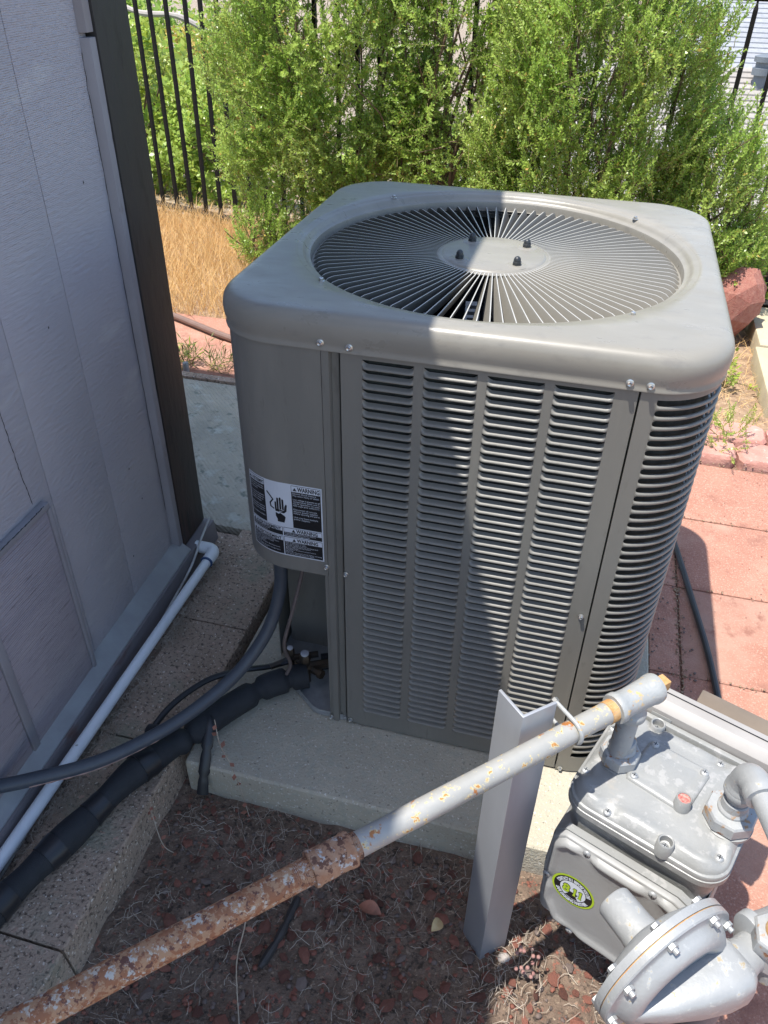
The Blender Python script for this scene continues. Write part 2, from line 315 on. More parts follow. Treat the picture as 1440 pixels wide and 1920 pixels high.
def crack(name, pts, r, m='lblk'):
    P_ = spline(pts, 14); P_ = [p + Vector((0, rng.normal(0, .0009), rng.normal(0, .0006))) for p in P_]
    MB().tube(P_, [r * (.3 + abs(math.sin(i * 1.3))) for i in range(len(P_))], 4, flat=.5).build(name, m, H)
crack('paint_crack', [(.0005, -.655, .56), (.0005, -.662, .66), (.0005, -.667, .78), (.0005, -.664, .95)], .0009)
crack('paint_crack', [(.0192, -.1385, .1), (.0195, -.1390, .4), (.0195, -.1385, .8), (.0195, -.139, 1.2)], .0012)
crack('paint_crack', [(.0005, -.169, .2), (.0005, -.1695, .5), (.0005, -.169, 1.0), (.0005, -.169, 1.3)], .0009)
crack('paint_crack', [(.019, -.9, .553), (.0195, -.78, .5535), (.0195, -.70, .553), (.019, -.65, .5535)], .0012)
for yy, zz in ((-.3, .42), (-.27, .31), (-.36, .19), (-.47, .86), (-.25, 1.08)):
    MB().lathe((.0002, yy, zz), (1, .2, 0), [(.0028, 0), (.002, .0006)], 7).build('nail_dent', 'lblk', H)

# pvc line along the wall
pv = thing('pvc_pipe', 'white plastic drain pipe running along the foot of the house wall', 'pipe', (-.735, .0, .0))
MB().tube([(0, -2.2, .027), (0.002, -.6, .03), (.0, -.01, .03)], .0138, 16).build('pipe', 'pvc', pv)
el = spline([(0, -.005, .03), (0, .035, .031), (-.012, .05, .031), (-.03, .052, .031), (-.06, .052, .031)], 5)
MB().tube(el, .0178, 16).build('elbow', 'pvc', pv)
MB().lathe((0, -.0085, .03), (0, 1, 0), [(.0165, 0), (.0183, .001), (.0183, .004), (.0165, .005)], 20).build('primer_ring', 'pvcb', pv)

# ------------------------------------------------------------------ air conditioner
AC = thing('air_conditioner', 'large grey outdoor air conditioner condenser with louvred sides and round top grille', 'air conditioner')
RR = .115
def shell(s, h=.422, R=RR):      # s along the front (=x) wrapping round both front corners
    sg = 1 if s >= 0 else -1; a = abs(s); f = h - R
    if a <= f: return (s, -h, 0, -1)
    t = (a - f) / R
    if t <= pi / 2: return (sg * (f + R * math.sin(t)), -(f + R * math.cos(t)), sg * math.sin(t), -math.cos(t))
    return (sg * h, -f + (a - f - R * pi / 2), sg, 0)
def sp(s, d, z): x, y, nx, ny = shell(s); return (x + nx * d, y + ny * d, z)
def srange(a, b):
    n = max(1, int(abs(b - a) / .012)) if max(abs(a), abs(b)) > .3 else 1
    return [a + (b - a) * k / n for k in range(n + 1)]
def spanel(mb, s0, s1, z0, z1, d=0., t=.0015, zs=None):
    S = srange(s0, s1)
    mb.loops([[sp(s, d, z0), sp(s, d, z1), sp(s, d - t, z1), sp(s, d - t, z0)] for s in S]); return mb
# top cover
def rs_pt(th, h, R):
    c, s = math.cos(th), math.sin(th); f = h - R
    t = h / max(abs(c), abs(s)); x, y = t * c, t * s
    if abs(x) > f and abs(y) > f:
        cx, cy = math.copysign(f, x), math.copysign(f, y); b = c * cx + s * cy; t = b + math.sqrt(max(0, b * b - (cx * cx + cy * cy) + R * R)); x, y = t * c, t * s
    return x, y
N = 192; TH = [2 * pi * k / N for k in range(N)]
def rs(h, z, R=RR): return [(*rs_pt(t, h, R), z) for t in TH]
def ci(r, z): return [(r * math.cos(t), r * math.sin(t), z) for t in TH]
def mixl(a, b, k): return [tuple(p * (1 - k) + q * k for p, q in zip(u, v)) for u, v in zip(a, b)]
inner = rs(.402, 1.0042, .105); cir = ci(.3885, 1.0055)
LP = [rs(.4235, .965), rs(.4235, .9425), rs(.4265, .9415), rs(.4268, .944), rs(.4255, .947), rs(.4262, .955), rs(.4278, .962), rs(.4285, .974), rs(.4278, .9845), rs(.4255, .9925), rs(.4212, .9985), rs(.4155, 1.002), rs(.409, 1.0035, .112), inner]
for k in (.25, .5, .75): LP.append([(x, y, 1.0035 + .002 * math.sin(k * pi / 2)) for x, y, z in mixl(inner, cir, k)])
LP += [cir, ci(.3865, 1.004), ci(.3845, 1.0028), ci(.377, 1.0025), ci(.374, 1.0005), ci(.3715, .9955), ci(.3695, .9925), ci(.3655, .9905), ci(.3615, .9895), ci(.3605, .986), ci(.3605, .955), ci(.38, .945), ci(.40, .94)]
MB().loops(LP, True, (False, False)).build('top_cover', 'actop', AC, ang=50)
# grille
GR = MB().lathe((0, 0, .9835), (0, 0, 1), [(.02, -.004), (.104, -.004), (.112, -.003), (.1135, 0), (.111, .0018), (.103, .002), (.1, .0045), (.097, .0055), (.05, .0058), (.01, .006)], 96).build('grille_hub', 'actop', AC)
GR2 = MB().lathe((0, 0, .968), (0, 0, 1), [(.352, -.002), (.3602, -.002), (.3602, .004), (.352, .004)], 96, (False, False)).build('fan_grille', 'vane', AC)
vm = MB(); tau = rad(-22); wd = Vector((0, -math.sin(tau), math.cos(tau)))
cs = []
for x, z, dep in [(.108, .986, .014), (.13, .9855, .026), (.2, .9855, .028), (.28, .9855, .028), (.335, .985, .028), (.346, .9825, .026), (.3535, .977, .02), (.358, .970, .012)]:
    top = Vector((x, 0, z)); bot = top - wd * dep
    cs.append([top + Vector((0, -.0009, 0)), top + Vector((0, .0009, 0)), bot + Vector((0, .0004, 0)), bot - Vector((0, .0004, 0))])
vm.loops(cs)
vo = vm.build('vane', ['vane', 'vglint'], GR2, ang=30)
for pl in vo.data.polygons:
    if pl.normal.z > .8: pl.material_index = 1  # upward edges take the painted sky glint
for k in range(1, 96):
    link('vane', vo.data, GR2, None, (0, 0, 2 * pi * k / 96))
for x, y in ((-.056, -.056), (.056, -.056), (-.056, .056), (.056, .056)):
    a = Matrix.Rotation(rad(-3), 3, 'Z') @ Vector((x, y, 0))
    nt = MB().lathe((a.x, a.y, .989), (0, 0, 1), [(.0088, 0), (.0088, .007), (.0077, .0075)], 6)
    nt.lathe((a.x, a.y, .9965), (0, 0, 1), [(.0069, 0), (.0069, .004), (.0057, .0072), (.0033, .0093), (.001, .0098)], 14)
    nt.build('acorn_nut', 'dnut', AC, ang=40)
    MB().lathe((a.x, a.y, .9885), (0, 0, 1), [(.021, 0), (.018, .0016), (.011, .0018)], 24).build('washer', 'actop', AC)
def screw(c, n, r=.0062, par=None):
    c = Vector(c); n = Vector(n).normalized()
    o = MB().lathe(c, n, [(r, 0), (r, .001), (r * .8, .0016)], 18); o.lathe(c + n * .0014, n, [(r * .68, 0), (r * .68, .0042), (r * .55, .005), (r * .3, .0042), (r * .1, .004)], 6)
    return o.build('screw', 'zinc', par or AC, ang=30)
for x, y in ((-.263, -.284), (.268, -.284), (-.272, .268), (.266, .266)): screw((x, y, .9905 if abs(x) + abs(y) < .51 else 1.0035), (0, 0, 1))
# shell structure behind
LV = MB(); 
X0, X1 = -.1885, .292
cols = [(-.149, -.061), (-.045, .044), (.059, .150), (.165, .257)]
ZT, PT, NR = .9325, .01793, 49; ZB = ZT - PT * NR
spanel(LV, X0, cols[0][0], ZB, ZT); 
for (a, b), (c, d) in zip(cols, cols[1:]): spanel(LV, b, c, ZB, ZT)
spanel(LV, cols[-1][1], X1, ZB, ZT); spanel(LV, X0, X1, ZT, .9405); spanel(LV, X0, X1, .007, ZB)
spanel(LV, X0, X0 + .002, 0, .9405, 0, .012)
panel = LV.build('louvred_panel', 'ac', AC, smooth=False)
prof = [(-.0062, .0087), (-.0052, .0078), (-.0023, .0065), (.0005, .0052), (.0025, .0039), (.0033, .0024), (.0026, .0010), (.0004, .0003), (-.0012, .001)]
def louver_mesh(w):
    m_ = MB(); L = []
    for x, k in [(0, .0), (.0012, .35), (.003, .72), (.0055, .93), (.009, 1), (w - .009, 1), (w - .0055, .93), (w - .003, .72), (w - .0012, .35), (w, 0)]:
        L.append([(x, -(d * k - .0004 * (1 - k)), z + (z / .0087) ** 2 * .0091 * (1 - k) ** .7) for d, z in prof])
    m_.loops(L, False, (False, False)); o = m_.build('louver', 'ac', None, ang=60); me = o.data; bpy.data.objects.remove(o); return me
for a, b in cols:
    me = louver_mesh(b - a)
    for k in range(NR): link('louver', me, panel, (a, -.422, ZT - PT * (k + 1)))
# right corner panel with long wrap-round slots
S0 = .295; SS = .321; fl = .422 - RR; SE = fl + RR * pi / 2 + .33
CP = MB(); spanel(CP, S0, SS, ZB, ZT, .001); spanel(CP, S0, SE + .1, ZT, .9405, .001); spanel(CP, S0, SE + .1, .005, ZB, .001); spanel(CP, SE, SE + .1, ZB, ZT, .001)
spanel(CP, S0, S0 + .0015, 0, .9405, .001, .012)
cpo = CP.build('corner_panel', 'ac', AC, ang=50)
g = .0053; ts = [0, .0004, .0012, .0026, .0053]
SL = [SS + t for t in ts] + [SS + .012 + (SE - SS - .024) * k / 44 for k in range(45)] + [SE - t for t in reversed(ts)]
LL = []
for s in SL:
    t = min(s - SS, SE - s); gg = math.sqrt(max(0, g * g - max(0, g - t) ** 2)) if t < g else g
    hh = PT / 2 - gg; k = gg / g
    LL.append([sp(s, .001, hh), sp(s, .001 + .0018 * k, hh * .6), sp(s, .001 + .0024 * k, -.0005), sp(s, .001 + .0016 * k, -hh * .6), sp(s, .001, -hh), sp(s, -.002 * k, -hh * .8), sp(s, -.002 * k - .0002, hh * .8)])
bm0 = MB().loops(LL).build('louver', 'ac', cpo, (0, 0, ZT), ang=60)
bm0.location = (0, 0, ZT - PT)
for k in range(1, NR - 1): link('louver', bm0.data, cpo, (0, 0, ZT - PT * (k + 1)))
# edges to close top and bottom half bars
e_ = MB(); spanel(e_, SS, SE, ZT - PT / 2 + g - .0002, ZT, .001); e_.build('slot_rim', 'ac', cpo)
MB().tube([sp(.46, -.005, .02), sp(.46, -.005, .93)], .0012, 6).build('guard_wire', 'zinc', AC)
# back and left walls, coil, base
bk = MB(); 
for sgn in (1,):
    pts_ = [(.4135, .07), (.4135, .3), (.40, .36), (.36, .4), (.3, .4135), (-.3, .4135), (-.36, .4), (-.40, .36), (-.4135, .3), (-.4135, -.26)]
    bk.loops([[(x, y, 0), (x, y, .94), (x * .995, y * .995, .94), (x * .995, y * .995, 0)] for x, y in pts_])
bk.build('rear_panel', 'ac', AC, ang=50)
cl = MB(); o1 = [rs_pt(t, .4095, .105) for t in TH[::2]]; o1 = [(-.19, -.19) if (x < -.19 and y < -.19) else (x, y) for x, y in o1]; o1 = [p for k, p in enumerate(o1) if p != o1[k - 1]]; cl.loops([[(x, y, .01) for x, y in o1], [(x, y, .935) for x, y in o1]], True, (False, False)); cl.build('coil', 'black', AC)
# base pan
bp_ = [(-.30, -.3), (-.352, -.335), (-.34, -.362), (-.274, -.413), (-.255, -.418), (.3, -.418), (.39, -.375), (.416, -.3), (.412, .41), (-.41, .41), (-.41, -.24)]
MB().prism(bp_, .004, .012).build('base_pan', 'galv', AC)
rim = [(-.41, -.24), (-.352, -.335), (-.342, -.358), (-.274, -.4125), (-.258, -.417), (-.2, -.418)]
MB().loops([[(x, y, .002), (x, y, .020), (x + .0012, y + .0012, .020), (x + .0012, y + .0012, .002)] for x, y in rim]).build('pan_rim', 'galv', AC)
# seam channel between louvred panel and control cover
ch = MB(); spanel(ch, -.2045, X0 - .0005, .0, .9405, -.009); ch.loops([[(-.2195, -.4235, z), (-.2065, -.4245, z), (-.2045, -.411, z), (-.2065, -.411, z), (-.2075, -.4215, z), (-.2195, -.4205, z)] for z in (.002, .9405)]); ch.build('corner_post', 'ac', AC, ang=25)
ch = MB().box(-.2295, -.2085, -.419, -.40, .004, .448); ch.build('post_flange', 'ac', AC, bevel=.002)
# control cover wrapping the left corner
cc = MB(); SL2 = -(fl + RR * pi / 2 + .16)
S = [-.2205 - (-.2205 - SL2) * k / 60 for k in range(61)]
cc.loops([[sp(s, .0015, .449), sp(s, .0015, .9405), sp(s, -.0008, .9405), sp(s, -.0008, .449)] for s in S])
cc.build('control_cover', 'ac', AC, ang=50)
fl_ = MB(); fl_.loops([[sp(s, .0015, .449), sp(s, .0015, .4475), sp(s, -.02, .4475), sp(s, -.02, .449)] for s in S]); fl_.build('cover_lip', 'ac', AC)
sh_ = MB(); o2 = [sp(s, -.002, .452)[:2] for s in S[::3]]; sh_.prism(o2 + [(-.22, -.15)], .452, .46); sh_.build('box_floor', 'ac', AC)
# recess walls for valves
MB().box(-.26, -.2075, -.30, -.298, .012, .452).build('recess_wall', 'ac', AC)
rw = MB(); rw.box(-.4, -.2075, -.212, -.21, .012, .452); rw.box(-.2095, -.2075, -.404, -.21, .012, .452); rw.build('recess_wall', 'ac', AC)
vo_ = MB()
for (x, y, r, h) in ((-.318, -.335, .014, .115), (-.362, -.318, .010, .105)):
    v = MB().tube([(x, y, .012), (x, y, h - .012)], r * .8, 10); v.lathe((x, y, h - .03), (0, 0, 1), [(r, 0), (r, .016), (r * .8, .02)], 6)
    v.tube([(x, y, .06), (x - .04, y - .035, .055)], r * .75, 10); v.tube([(x, y, .062), (x + .06, y + .03, .062)], r * .8, 8)
    v.lathe((x + .022, y - .012, .07), (.9, -.4, .1), [(r * .6, 0), (r * .6, .02), (r * .8, .021), (r * .8, .032)], 6)
    vv = v.build('service_valve', 'brass', AC, ang=40)
    MB().lathe((x, y, h - .0105), (0, 0, 1), [(r * .72, 0), (r * .72, .004), (r * .5, .005)], 14).build('cap', 'capw', vv)
vb = MB().tube([(-.29, -.3, .05), (-.235, -.275, .05)], .02, 14); vb.build('pipe_stub', 'foam', AC)
for s, z in ((-.2185, .9555), (-.169, .953), (.275, .954), (.306, .953)): screw((*sp(s, .0048, z)[:2], z), (0, -1, .05))
for s, z in ((-.223, .472), (-.183, .462), (.279, .466), (-.225, .013), (-.178, .018), (.305, .012)): screw((*sp(s, .0018 if s > -.3 else .0, z)[:2], z), (0, -1, 0), .0055)
for y in (-.24, -.2): screw((.4285, y, .953), (1, 0, 0))
# fan and motor seen through the grille
MB().lathe((0, 0, .86), (0, 0, 1), [(.07, 0), (.07, .1), (.06, .118)], 32).build('fan_motor', 'dnut', AC)
fb = MB().lathe((0, 0, .80), (0, 0, 1), [(.05, 0), (.05, .06)], 24)
for k in range(3):
    a0 = 2 * pi * k / 3 + .4; rows = []
    for i in range(8):
        a = a0 + i * .17; z = .80 + i * .009
        rows.append([(r * math.cos(a), r * math.sin(a), z) for r in (.05, .15, .25, .335)])
    fb.loops(rows, False, (False, False))
fb.build('fan', 'black', AC)
MB().lathe((0, 0, .78), (0, 0, 1), [(.358, .175), (.352, .12), (.352, 0)], 64, (False, False)).build('fan_shroud', 'black', AC)
stk = MB().box(-.013, .013, -.032, .032, 0, .0006).build('motor_sticker', 'white', AC, (-.005, -.2, .93), rot=(rad(62), 0, rad(8)))
stb = MB()
for k in range(5): stb.box(-.009, .009 - .003 * (k % 2), -.025 + .011 * k, -.019 + .011 * k, .0007, .001)
stb.build('sticker_print', 'lblk', AC, (-.005, -.2, .93), rot=(rad(62), 0, rad(8)))
MB().box(-.03, .03, -.03, .03, 0, .001).build('inner_sticker', 'white', AC, (-.1, -.22, .91), rot=(rad(60), 0, rad(-25)))

# flat print: letters as thin meshes
def text_mesh(txt, size, bold=0., align='LEFT'):
    cu = bpy.data.curves.new('t', 'FONT'); cu.body = txt; cu.size = size; cu.offset = bold; cu.align_x = align; cu.resolution_u = 2
    o = bpy.data.objects.new('t', cu); COL.objects.link(o); dg = bpy.context.evaluated_depsgraph_get(); dg.update()
    me = bpy.data.meshes.new_from_object(o.evaluated_get(dg)); V = [tuple(v.co) for v in me.vertices]; Fc = [tuple(p.vertices) for p in me.polygons]
    bpy.data.objects.remove(o); bpy.data.curves.remove(cu); bpy.data.meshes.remove(me); return V, Fc
# warning label on the control cover; u (0..1) along, v (0..1) up
LW, LH, LS, LZ = .163, .176, -.2275, .4835
def lab(u, v, d): return sp(LS - LW * (1 - u), .0016 + d, LZ + LH * v)
def lrect(mb, u0, v0, u1, v1, d):
    n = max(1, int((u1 - u0) * 26)); mb.loops([[lab(u0 + (u1 - u0) * k / n, v0, d), lab(u0 + (u1 - u0) * k / n, v1, d)] for k in range(n + 1)], False, (False, False))
wl = MB(); lrect(wl, 0, 0, 1, 1, .0002); WL = wl.build('warning_label', 'white', AC, smooth=False)
for r in [(.015, .415, .275, .985), (.625, .415, .985, .985), (.015, .285, .485, .403), (.497, .285, .985, .403), (.015, .015, .485, .273), (.497, .015, .985, .273)]:
    kb_ = MB(); lrect(kb_, *r, .0004); kb_.build('label_panel', 'lblk', WL, smooth=False)
for r in [(.02, .91, .27, .98), (.63, .905, .98, .98), (.02, .345, .48, .40), (.502, .34, .98, .398), (.02, .21, .48, .27), (.502, .205, .98, .268)]:
    hb = MB(); lrect(hb, *r, .0006); hb.build('label_heading', 'white', WL, smooth=False)
tb, tw = MB(), MB()
def put(mb, txt, u, v, h, d, wmax=None, bold=0.):
    V, Fc = text_mesh(txt, 1., bold)
    if not V: return
    wd_ = max(p[0] for p in V); sc = h; su = sc * LH / LW
    if wmax and wd_ * su > wmax: su = wmax / wd_
    mb.add([lab(u + x * su, v + y_ * sc, d) for x, y_, z in V], Fc)
def tri(mb, u, v, h):
    k = LH / LW; mb.add([lab(u, v, .0008), lab(u + h * k * 1.1, v, .0008), lab(u + h * k * .55, v + h, .0008)], [(0, 1, 2)])
for (u, v, h, t, wm) in [(.075, .922, .06, 'AVERTISSEMENT', .19), (.705, .919, .074, 'WARNING', .27), (.085, .350, .058, 'AVERTISSEMENT', .38), (.66, .347, .066, 'WARNING', .27), (.085, .217, .058, 'AVERTISSEMENT', .38), (.66, .214, .066, 'WARNING', .27)]:
    put(tb, t, u, v, h, .0008, wm, .035); tri(tb, u - .06, v, .042)
L1 = ['Electric Shock Hazard.', 'May cause injury or death.', '', 'Line voltage is present at all', 'components when unit is', 'not in operation on units', 'with single pole contactors.', '', 'Disconnect all remote', 'electric power supplies', 'before opening this panel.', '', 'Unit may have multiple', 'power supplies.']
L2 = ['Risque de choc électrique.', 'Peut causer des blessures', 'ou la mort.', '', 'Une tension est présente', 'sur tous les composants', 'lorsque l’unité ne', 'fonctionne pas.', '', 'Débrancher toutes les', 'alimentations électriques', 'avant d’ouvrir ce panneau.', '', 'Alimentations multiples.']
for i, t in enumerate(L1): put(tw, t, .64, .875 - i * .0265, .03, .0007, .33)
for i, t in enumerate(L2): put(tw, t, .03, .875 - i * .03, .028, .0007, .23)
for i, t in enumerate(['Cancer and Reproductive Harm', 'www.P65Warnings.ca.gov']): put(tw, t, .51, .318 - i * .024, .028, .0007, .4)
for i, t in enumerate(['Cancer et effets nocifs', 'sur la reproduction']): put(tw, t, .03, .322 - i * .024, .028, .0007, .4)
for i, t in enumerate(['Risk of explosion or fire.', 'Can cause injury or death.', 'Recover refrigerant from discharge and', 'suction before opening system.', 'Rotating blades.', 'Disconnect all electric power before', 'servicing.', 'Failure to disconnect power before servicing', 'can cause personal injury or death.']): put(tw, t, .51, .185 - i * .0195, .024, .0007, .46)
for i, t in enumerate(['Risque d’explosion ou d’incendie.', 'Peut causer des blessures ou la mort.', 'Récupérer le réfrigérant avant', 'd’ouvrir le système.', 'Pales en rotation.', 'Couper l’alimentation électrique avant', 'l’entretien.', 'Le non-respect de cette consigne peut', 'causer des blessures.']): put(tw, t, .03, .19 - i * .0195, .024, .0007, .44)
# hand and lightning pictogram
def poly(mb, P_, d=.0006): mb.add([lab(u, v, d) for u, v in P_], [tuple(range(len(P_)))])
for x0, y1, w_ in ((.405, .735, .022), (.432, .79, .024), (.464, .8, .024), (.496, .78, .023)):
    poly(tb, [(x0, .64), (x0 + w_, .635), (x0 + w_, y1 - .01), (x0 + w_ * .7, y1), (x0 + w_ * .3, y1), (x0, y1 - .01)])
poly(tb, [(.405, .64), (.52, .628), (.53, .69), (.548, .72), (.56, .705), (.55, .62), (.515, .592), (.41, .605)])
poly(tb, [(.41, .59), (.45, .575), (.47, .59), (.52, .56), (.535, .54), (.525, .50), (.515, .465), (.43, .465), (.43, .50), (.41, .54)])
for a, b in (((.31, .84), (.385, .755)), ((.385, .755), (.345, .70)), ((.345, .70), (.352, .655)), ((.352, .655), (.39, .635))):
    dx, dy = b[0] - a[0], b[1] - a[1]; l = math.hypot(dx, dy); nx, ny = -dy / l * .009, dx / l * .009; ex, ey = dx / l * .006, dy / l * .006
    poly(tb, [(a[0] + nx - ex, a[1] + ny - ey), (b[0] + nx + ex, b[1] + ny + ey), (b[0] - nx + ex, b[1] - ny + ey), (a[0] - nx - ex, a[1] - ny - ey)])
tb.build('label_print', 'lblk', WL, smooth=False); tw.build('label_print', 'white', WL, smooth=False)

# ------------------------------------------------------------------ cables and lines beside the unit
cd = thing('conduit', 'grey flexible electrical conduit curving from the control box to the house wall', 'conduit')
cpts = spline([(-.345, -.36, .47), (-.348, -.362, .42), (-.352, -.372, .33), (-.375, -.41, .235), (-.42, -.475, .165), (-.47, -.555, .135), (-.53, -.64, .12), (-.62, -.74, .115), (-.72, -.81, .115), (-.8, -.86, .12), (-.86, -.885, .13)], 8)
MB().tube(cpts, .0145, 18).build('sheath', 'conduit', cd)
pl_ = MB(); pth = [p + Vector((.006, -.0118, -.0045)) for p in cpts[48:66]]
pl_.tube(pth, [.0009 + .002 * abs(math.sin(i * 1.7)) for i in range(len(pth))], 5); pl_.build('peeled_strip', 'peel', cd)
tag(MB().tube(spline([(-.29, -.375, .455), (-.295, -.38, .40), (-.315, -.40, .30), (-.338, -.405, .20), (-.335, -.385, .12), (-.345, -.39, .085)], 8), .0042, 8).build('thermostat_cable', 'wire'), 'thin brown control cable hanging below the control box', 'cable')
ins = thing('insulated_line', 'thick black foam wrapped refrigerant line lying across the concrete kerb', 'pipe')
ip = spline([(-.31, -.35, .05), (-.345, -.372, .05), (-.40, -.415, .046), (-.46, -.50, .044), (-.51, -.60, .05), (-.57, -.71, .055), (-.615, -.83, .042), (-.655, -.95, .038), (-.69, -1.08, .037), (-.72, -1.3, .036), (-.73, -1.6, .036)], 10)
rr = []
for i, p_ in enumerate(ip):
    k = i / 10.
    base = .031 if k < 4.2 else .029 + .0035 * math.sin(i * .42)
    for c_, w_ in ((1.05, .10), (2.15, .10), (3.9, .08)):
        base -= .012 * math.exp(-((k - c_) / w_) ** 2)
    rr.append(base)
MB().tube(ip, rr, 18).build('foam_sleeve', 'foam', ins, ang=70)
for i0 in (46, 56, 65, 74):
    MB().tube([ip[i0 + j] for j in range(4)], [rr[i0 + j] + .0012 + .001 * (j % 2) for j in range(4)], 18).build('tape_band', 'tape', ins)
tt = spline([(-.475, -.545, .075), (-.463, -.572, .06), (-.458, -.60, .03), (-.456, -.633, -.02), (-.455, -.652, -.06)], 6)
MB().tube(tt, [.009, .011, .012, .012, .0125, .013] * 4 + [.013], 8, flat=.3).build('tape_tail', 'tape', ins)
sl = thing('liquid_line', 'thin black copper line arching beside the thick foam wrapped line', 'pipe')
MB().tube(spline([(-.365, -.33, .06), (-.41, -.35, .05), (-.47, -.385, .055), (-.53, -.44, .06), (-.575, -.53, .06), (-.592, -.62, .05), (-.60, -.70, .045), (-.615, -.78, .055)], 8), .0072, 10).build('line', 'tape', sl)
for p0, p1 in (((-.598, -.60, .058), (-.545, -.6, .075)), ((-.60, -.68, .055), (-.56, -.66, .085))):
    MB().tube([p0, tuple((a + b) / 2 for a, b in zip(p0, p1)), p1], [.013, .010, .014], 8, flat=.35).build('tape_wrap', 'tape', sl)

# ------------------------------------------------------------------ gas piping
PD = Vector((.7035, .7107, 0)); PC = Vector((.3585, -.7055, .578))      # tee centre
gp = thing('gas_pipe', 'long rusty steel gas pipe slanting across to the meter with a tee at its end', 'gas pipe', (PC.x, PC.y, 0))
def PP(t, dz=0): v = PD * t; return (v.x, v.y, .578 + dz)
MB().tube([PP(-1.5), PP(-.515)], .0172, 24).build('pipe', 'prust', gp)['label'] = 'heavily rusted lower length of pipe'
MB().tube([PP(-.487), PP(-.02)], .0165, 24).build('pipe', 'pgal', gp)['label'] = 'pale painted upper length of pipe with rust spots'
c_ = MB().lathe(PP(-.542), PD, [(.0172, -.004), (.0172, .0), (.0225, .001), (.0235, .004), (.0235, .006), (.0222, .009), (.022, .047), (.0232, .05), (.0235, .054), (.0228, .058), (.0175, .0585)], 28)
c_.build('coupling', 'prust2', gp, ang=30)
for t0, t1 in ((-.562, -.543), (-.484, -.472), (-.058, -.042)):
    pr = []; n_ = int((t1 - t0) / .0011)
    for k in range(n_): pr += [(.0164 if k % 2 else .0175, k * .0011)]
    MB().lathe(PP(t0), PD, pr, 24).build('thread', 'thread' if t0 > -.1 else 'prust2', gp, ang=20)
te = MB().lathe(PP(-.043), PD, [(.017, 0), (.0225, .0), (.0238, .003), (.0238, .010), (.0215, .013), (.0205, .03), (.021, .045), (.0225, .072), (.0238, .075), (.0238, .084), (.0225, .087), (.012, .087)], 30)
te.lathe((0, 0, .58), (0, 0, -1), [(.0195, 0), (.020, .022), (.0232, .026), (.0238, .029), (.0238, .037), (.022, .04), (.014, .04)], 30)
te.build('tee', 'tee', gp, ang=40)
MB().lathe(PP(.04), PD, [(.0165, 0), (.0165, .008), (.0135, .009)], 24).build('plug', 'thread', gp, ang=30)
MB().lathe(PP(.048), PD, [(.0135, 0), (.0135, .017), (.0115, .0185)], 4).build('plug_head', 'thread', gp, ang=30, bevel=.0015)
MB().tube([(0, 0, .545), (0, 0, .45)], .0165, 24).build('nipple', 'nutr', gp)
# angle iron post with a U bolt
PO = thing('angle_post', 'galvanised angle iron post in the soil holding up the gas pipe', 'post', (.2005, -.8215, -.13))
w1 = Vector((-.70, .71, 0)) * .058; w2 = Vector((.74, .67, 0)) * .0595; t_ = .005
a_, b_ = w1.normalized() * t_, w2.normalized() * t_
ol = [Vector((0, 0, 0)), w2, w2 + a_, a_ + b_, w1 + b_, w1]
MB().prism([(v.x, v.y) for v in ol], 0, .748).build('angle_iron', 'post', PO, bevel=.0012)
ub = []; ctr = Vector((PC.x, PC.y, .58)) + PD * (-.1225) - Vector((.2005, -.8215, -.13)); nn = Vector((.70, -.714, 0))
for k in range(13):
    a = pi * k / 12; ub.append(ctr + nn * (math.sin(a) * .0195) + Vector((0, 0, math.cos(a) * .0195)))
ub = [ub[0] - nn * .042] + ub + [ub[-1] - nn * .042]
MB().tube(ub, .0032, 10).build('u_bolt', 'tee', PO)
MB().lathe(ub[0] + nn * .002, -nn, [(.0055, 0), (.0055, .006)], 6).build('nut', 'zinc', PO)

# ------------------------------------------------------------------ gas meter (local u right, v back)
MR = math.atan2(-.38, .925); GM = thing('gas_meter', 'grey diaphragm gas meter with a round lime sticker beside the air conditioner', 'gas meter', (.3625, -.6985, 0), MR)
def rr2(x0, x1, y0, y1, r, n=6):
    o = []
    for cx, cy, a0 in ((x1 - r, y1 - r, 0), (x0 + r, y1 - r, pi / 2), (x0 + r, y0 + r, pi), (x1 - r, y0 + r, 1.5 * pi)):
        for k in range(n + 1): a = a0 + pi / 2 * k / n; o.append((cx + r * math.cos(a), cy + r * math.sin(a)))
    return o
def off(o, d):
    cx = sum(p[0] for p in o) / len(o); cy = sum(p[1] for p in o) / len(o); out = []
    for x, y in o:
        l = math.hypot(x - cx, y - cy); out.append((x - (x - cx) / l * d, y - (y - cy) / l * d))
    return out
def wav(o, amp=.004):     # scalloped flange outline
    n = len(o); cx = sum(p[0] for p in o) / n; cy = sum(p[1] for p in o) / n
    return [(cx + (x - cx) * (1 + amp / .1 * math.cos(math.atan2(y - cy, x - cx) * 8)), cy + (y - cy) * (1 + amp / .1 * math.cos(math.atan2(y - cy, x - cx) * 8))) for x, y in o]
plate = rr2(-.045, .208, -.104, .118, .042, 10)
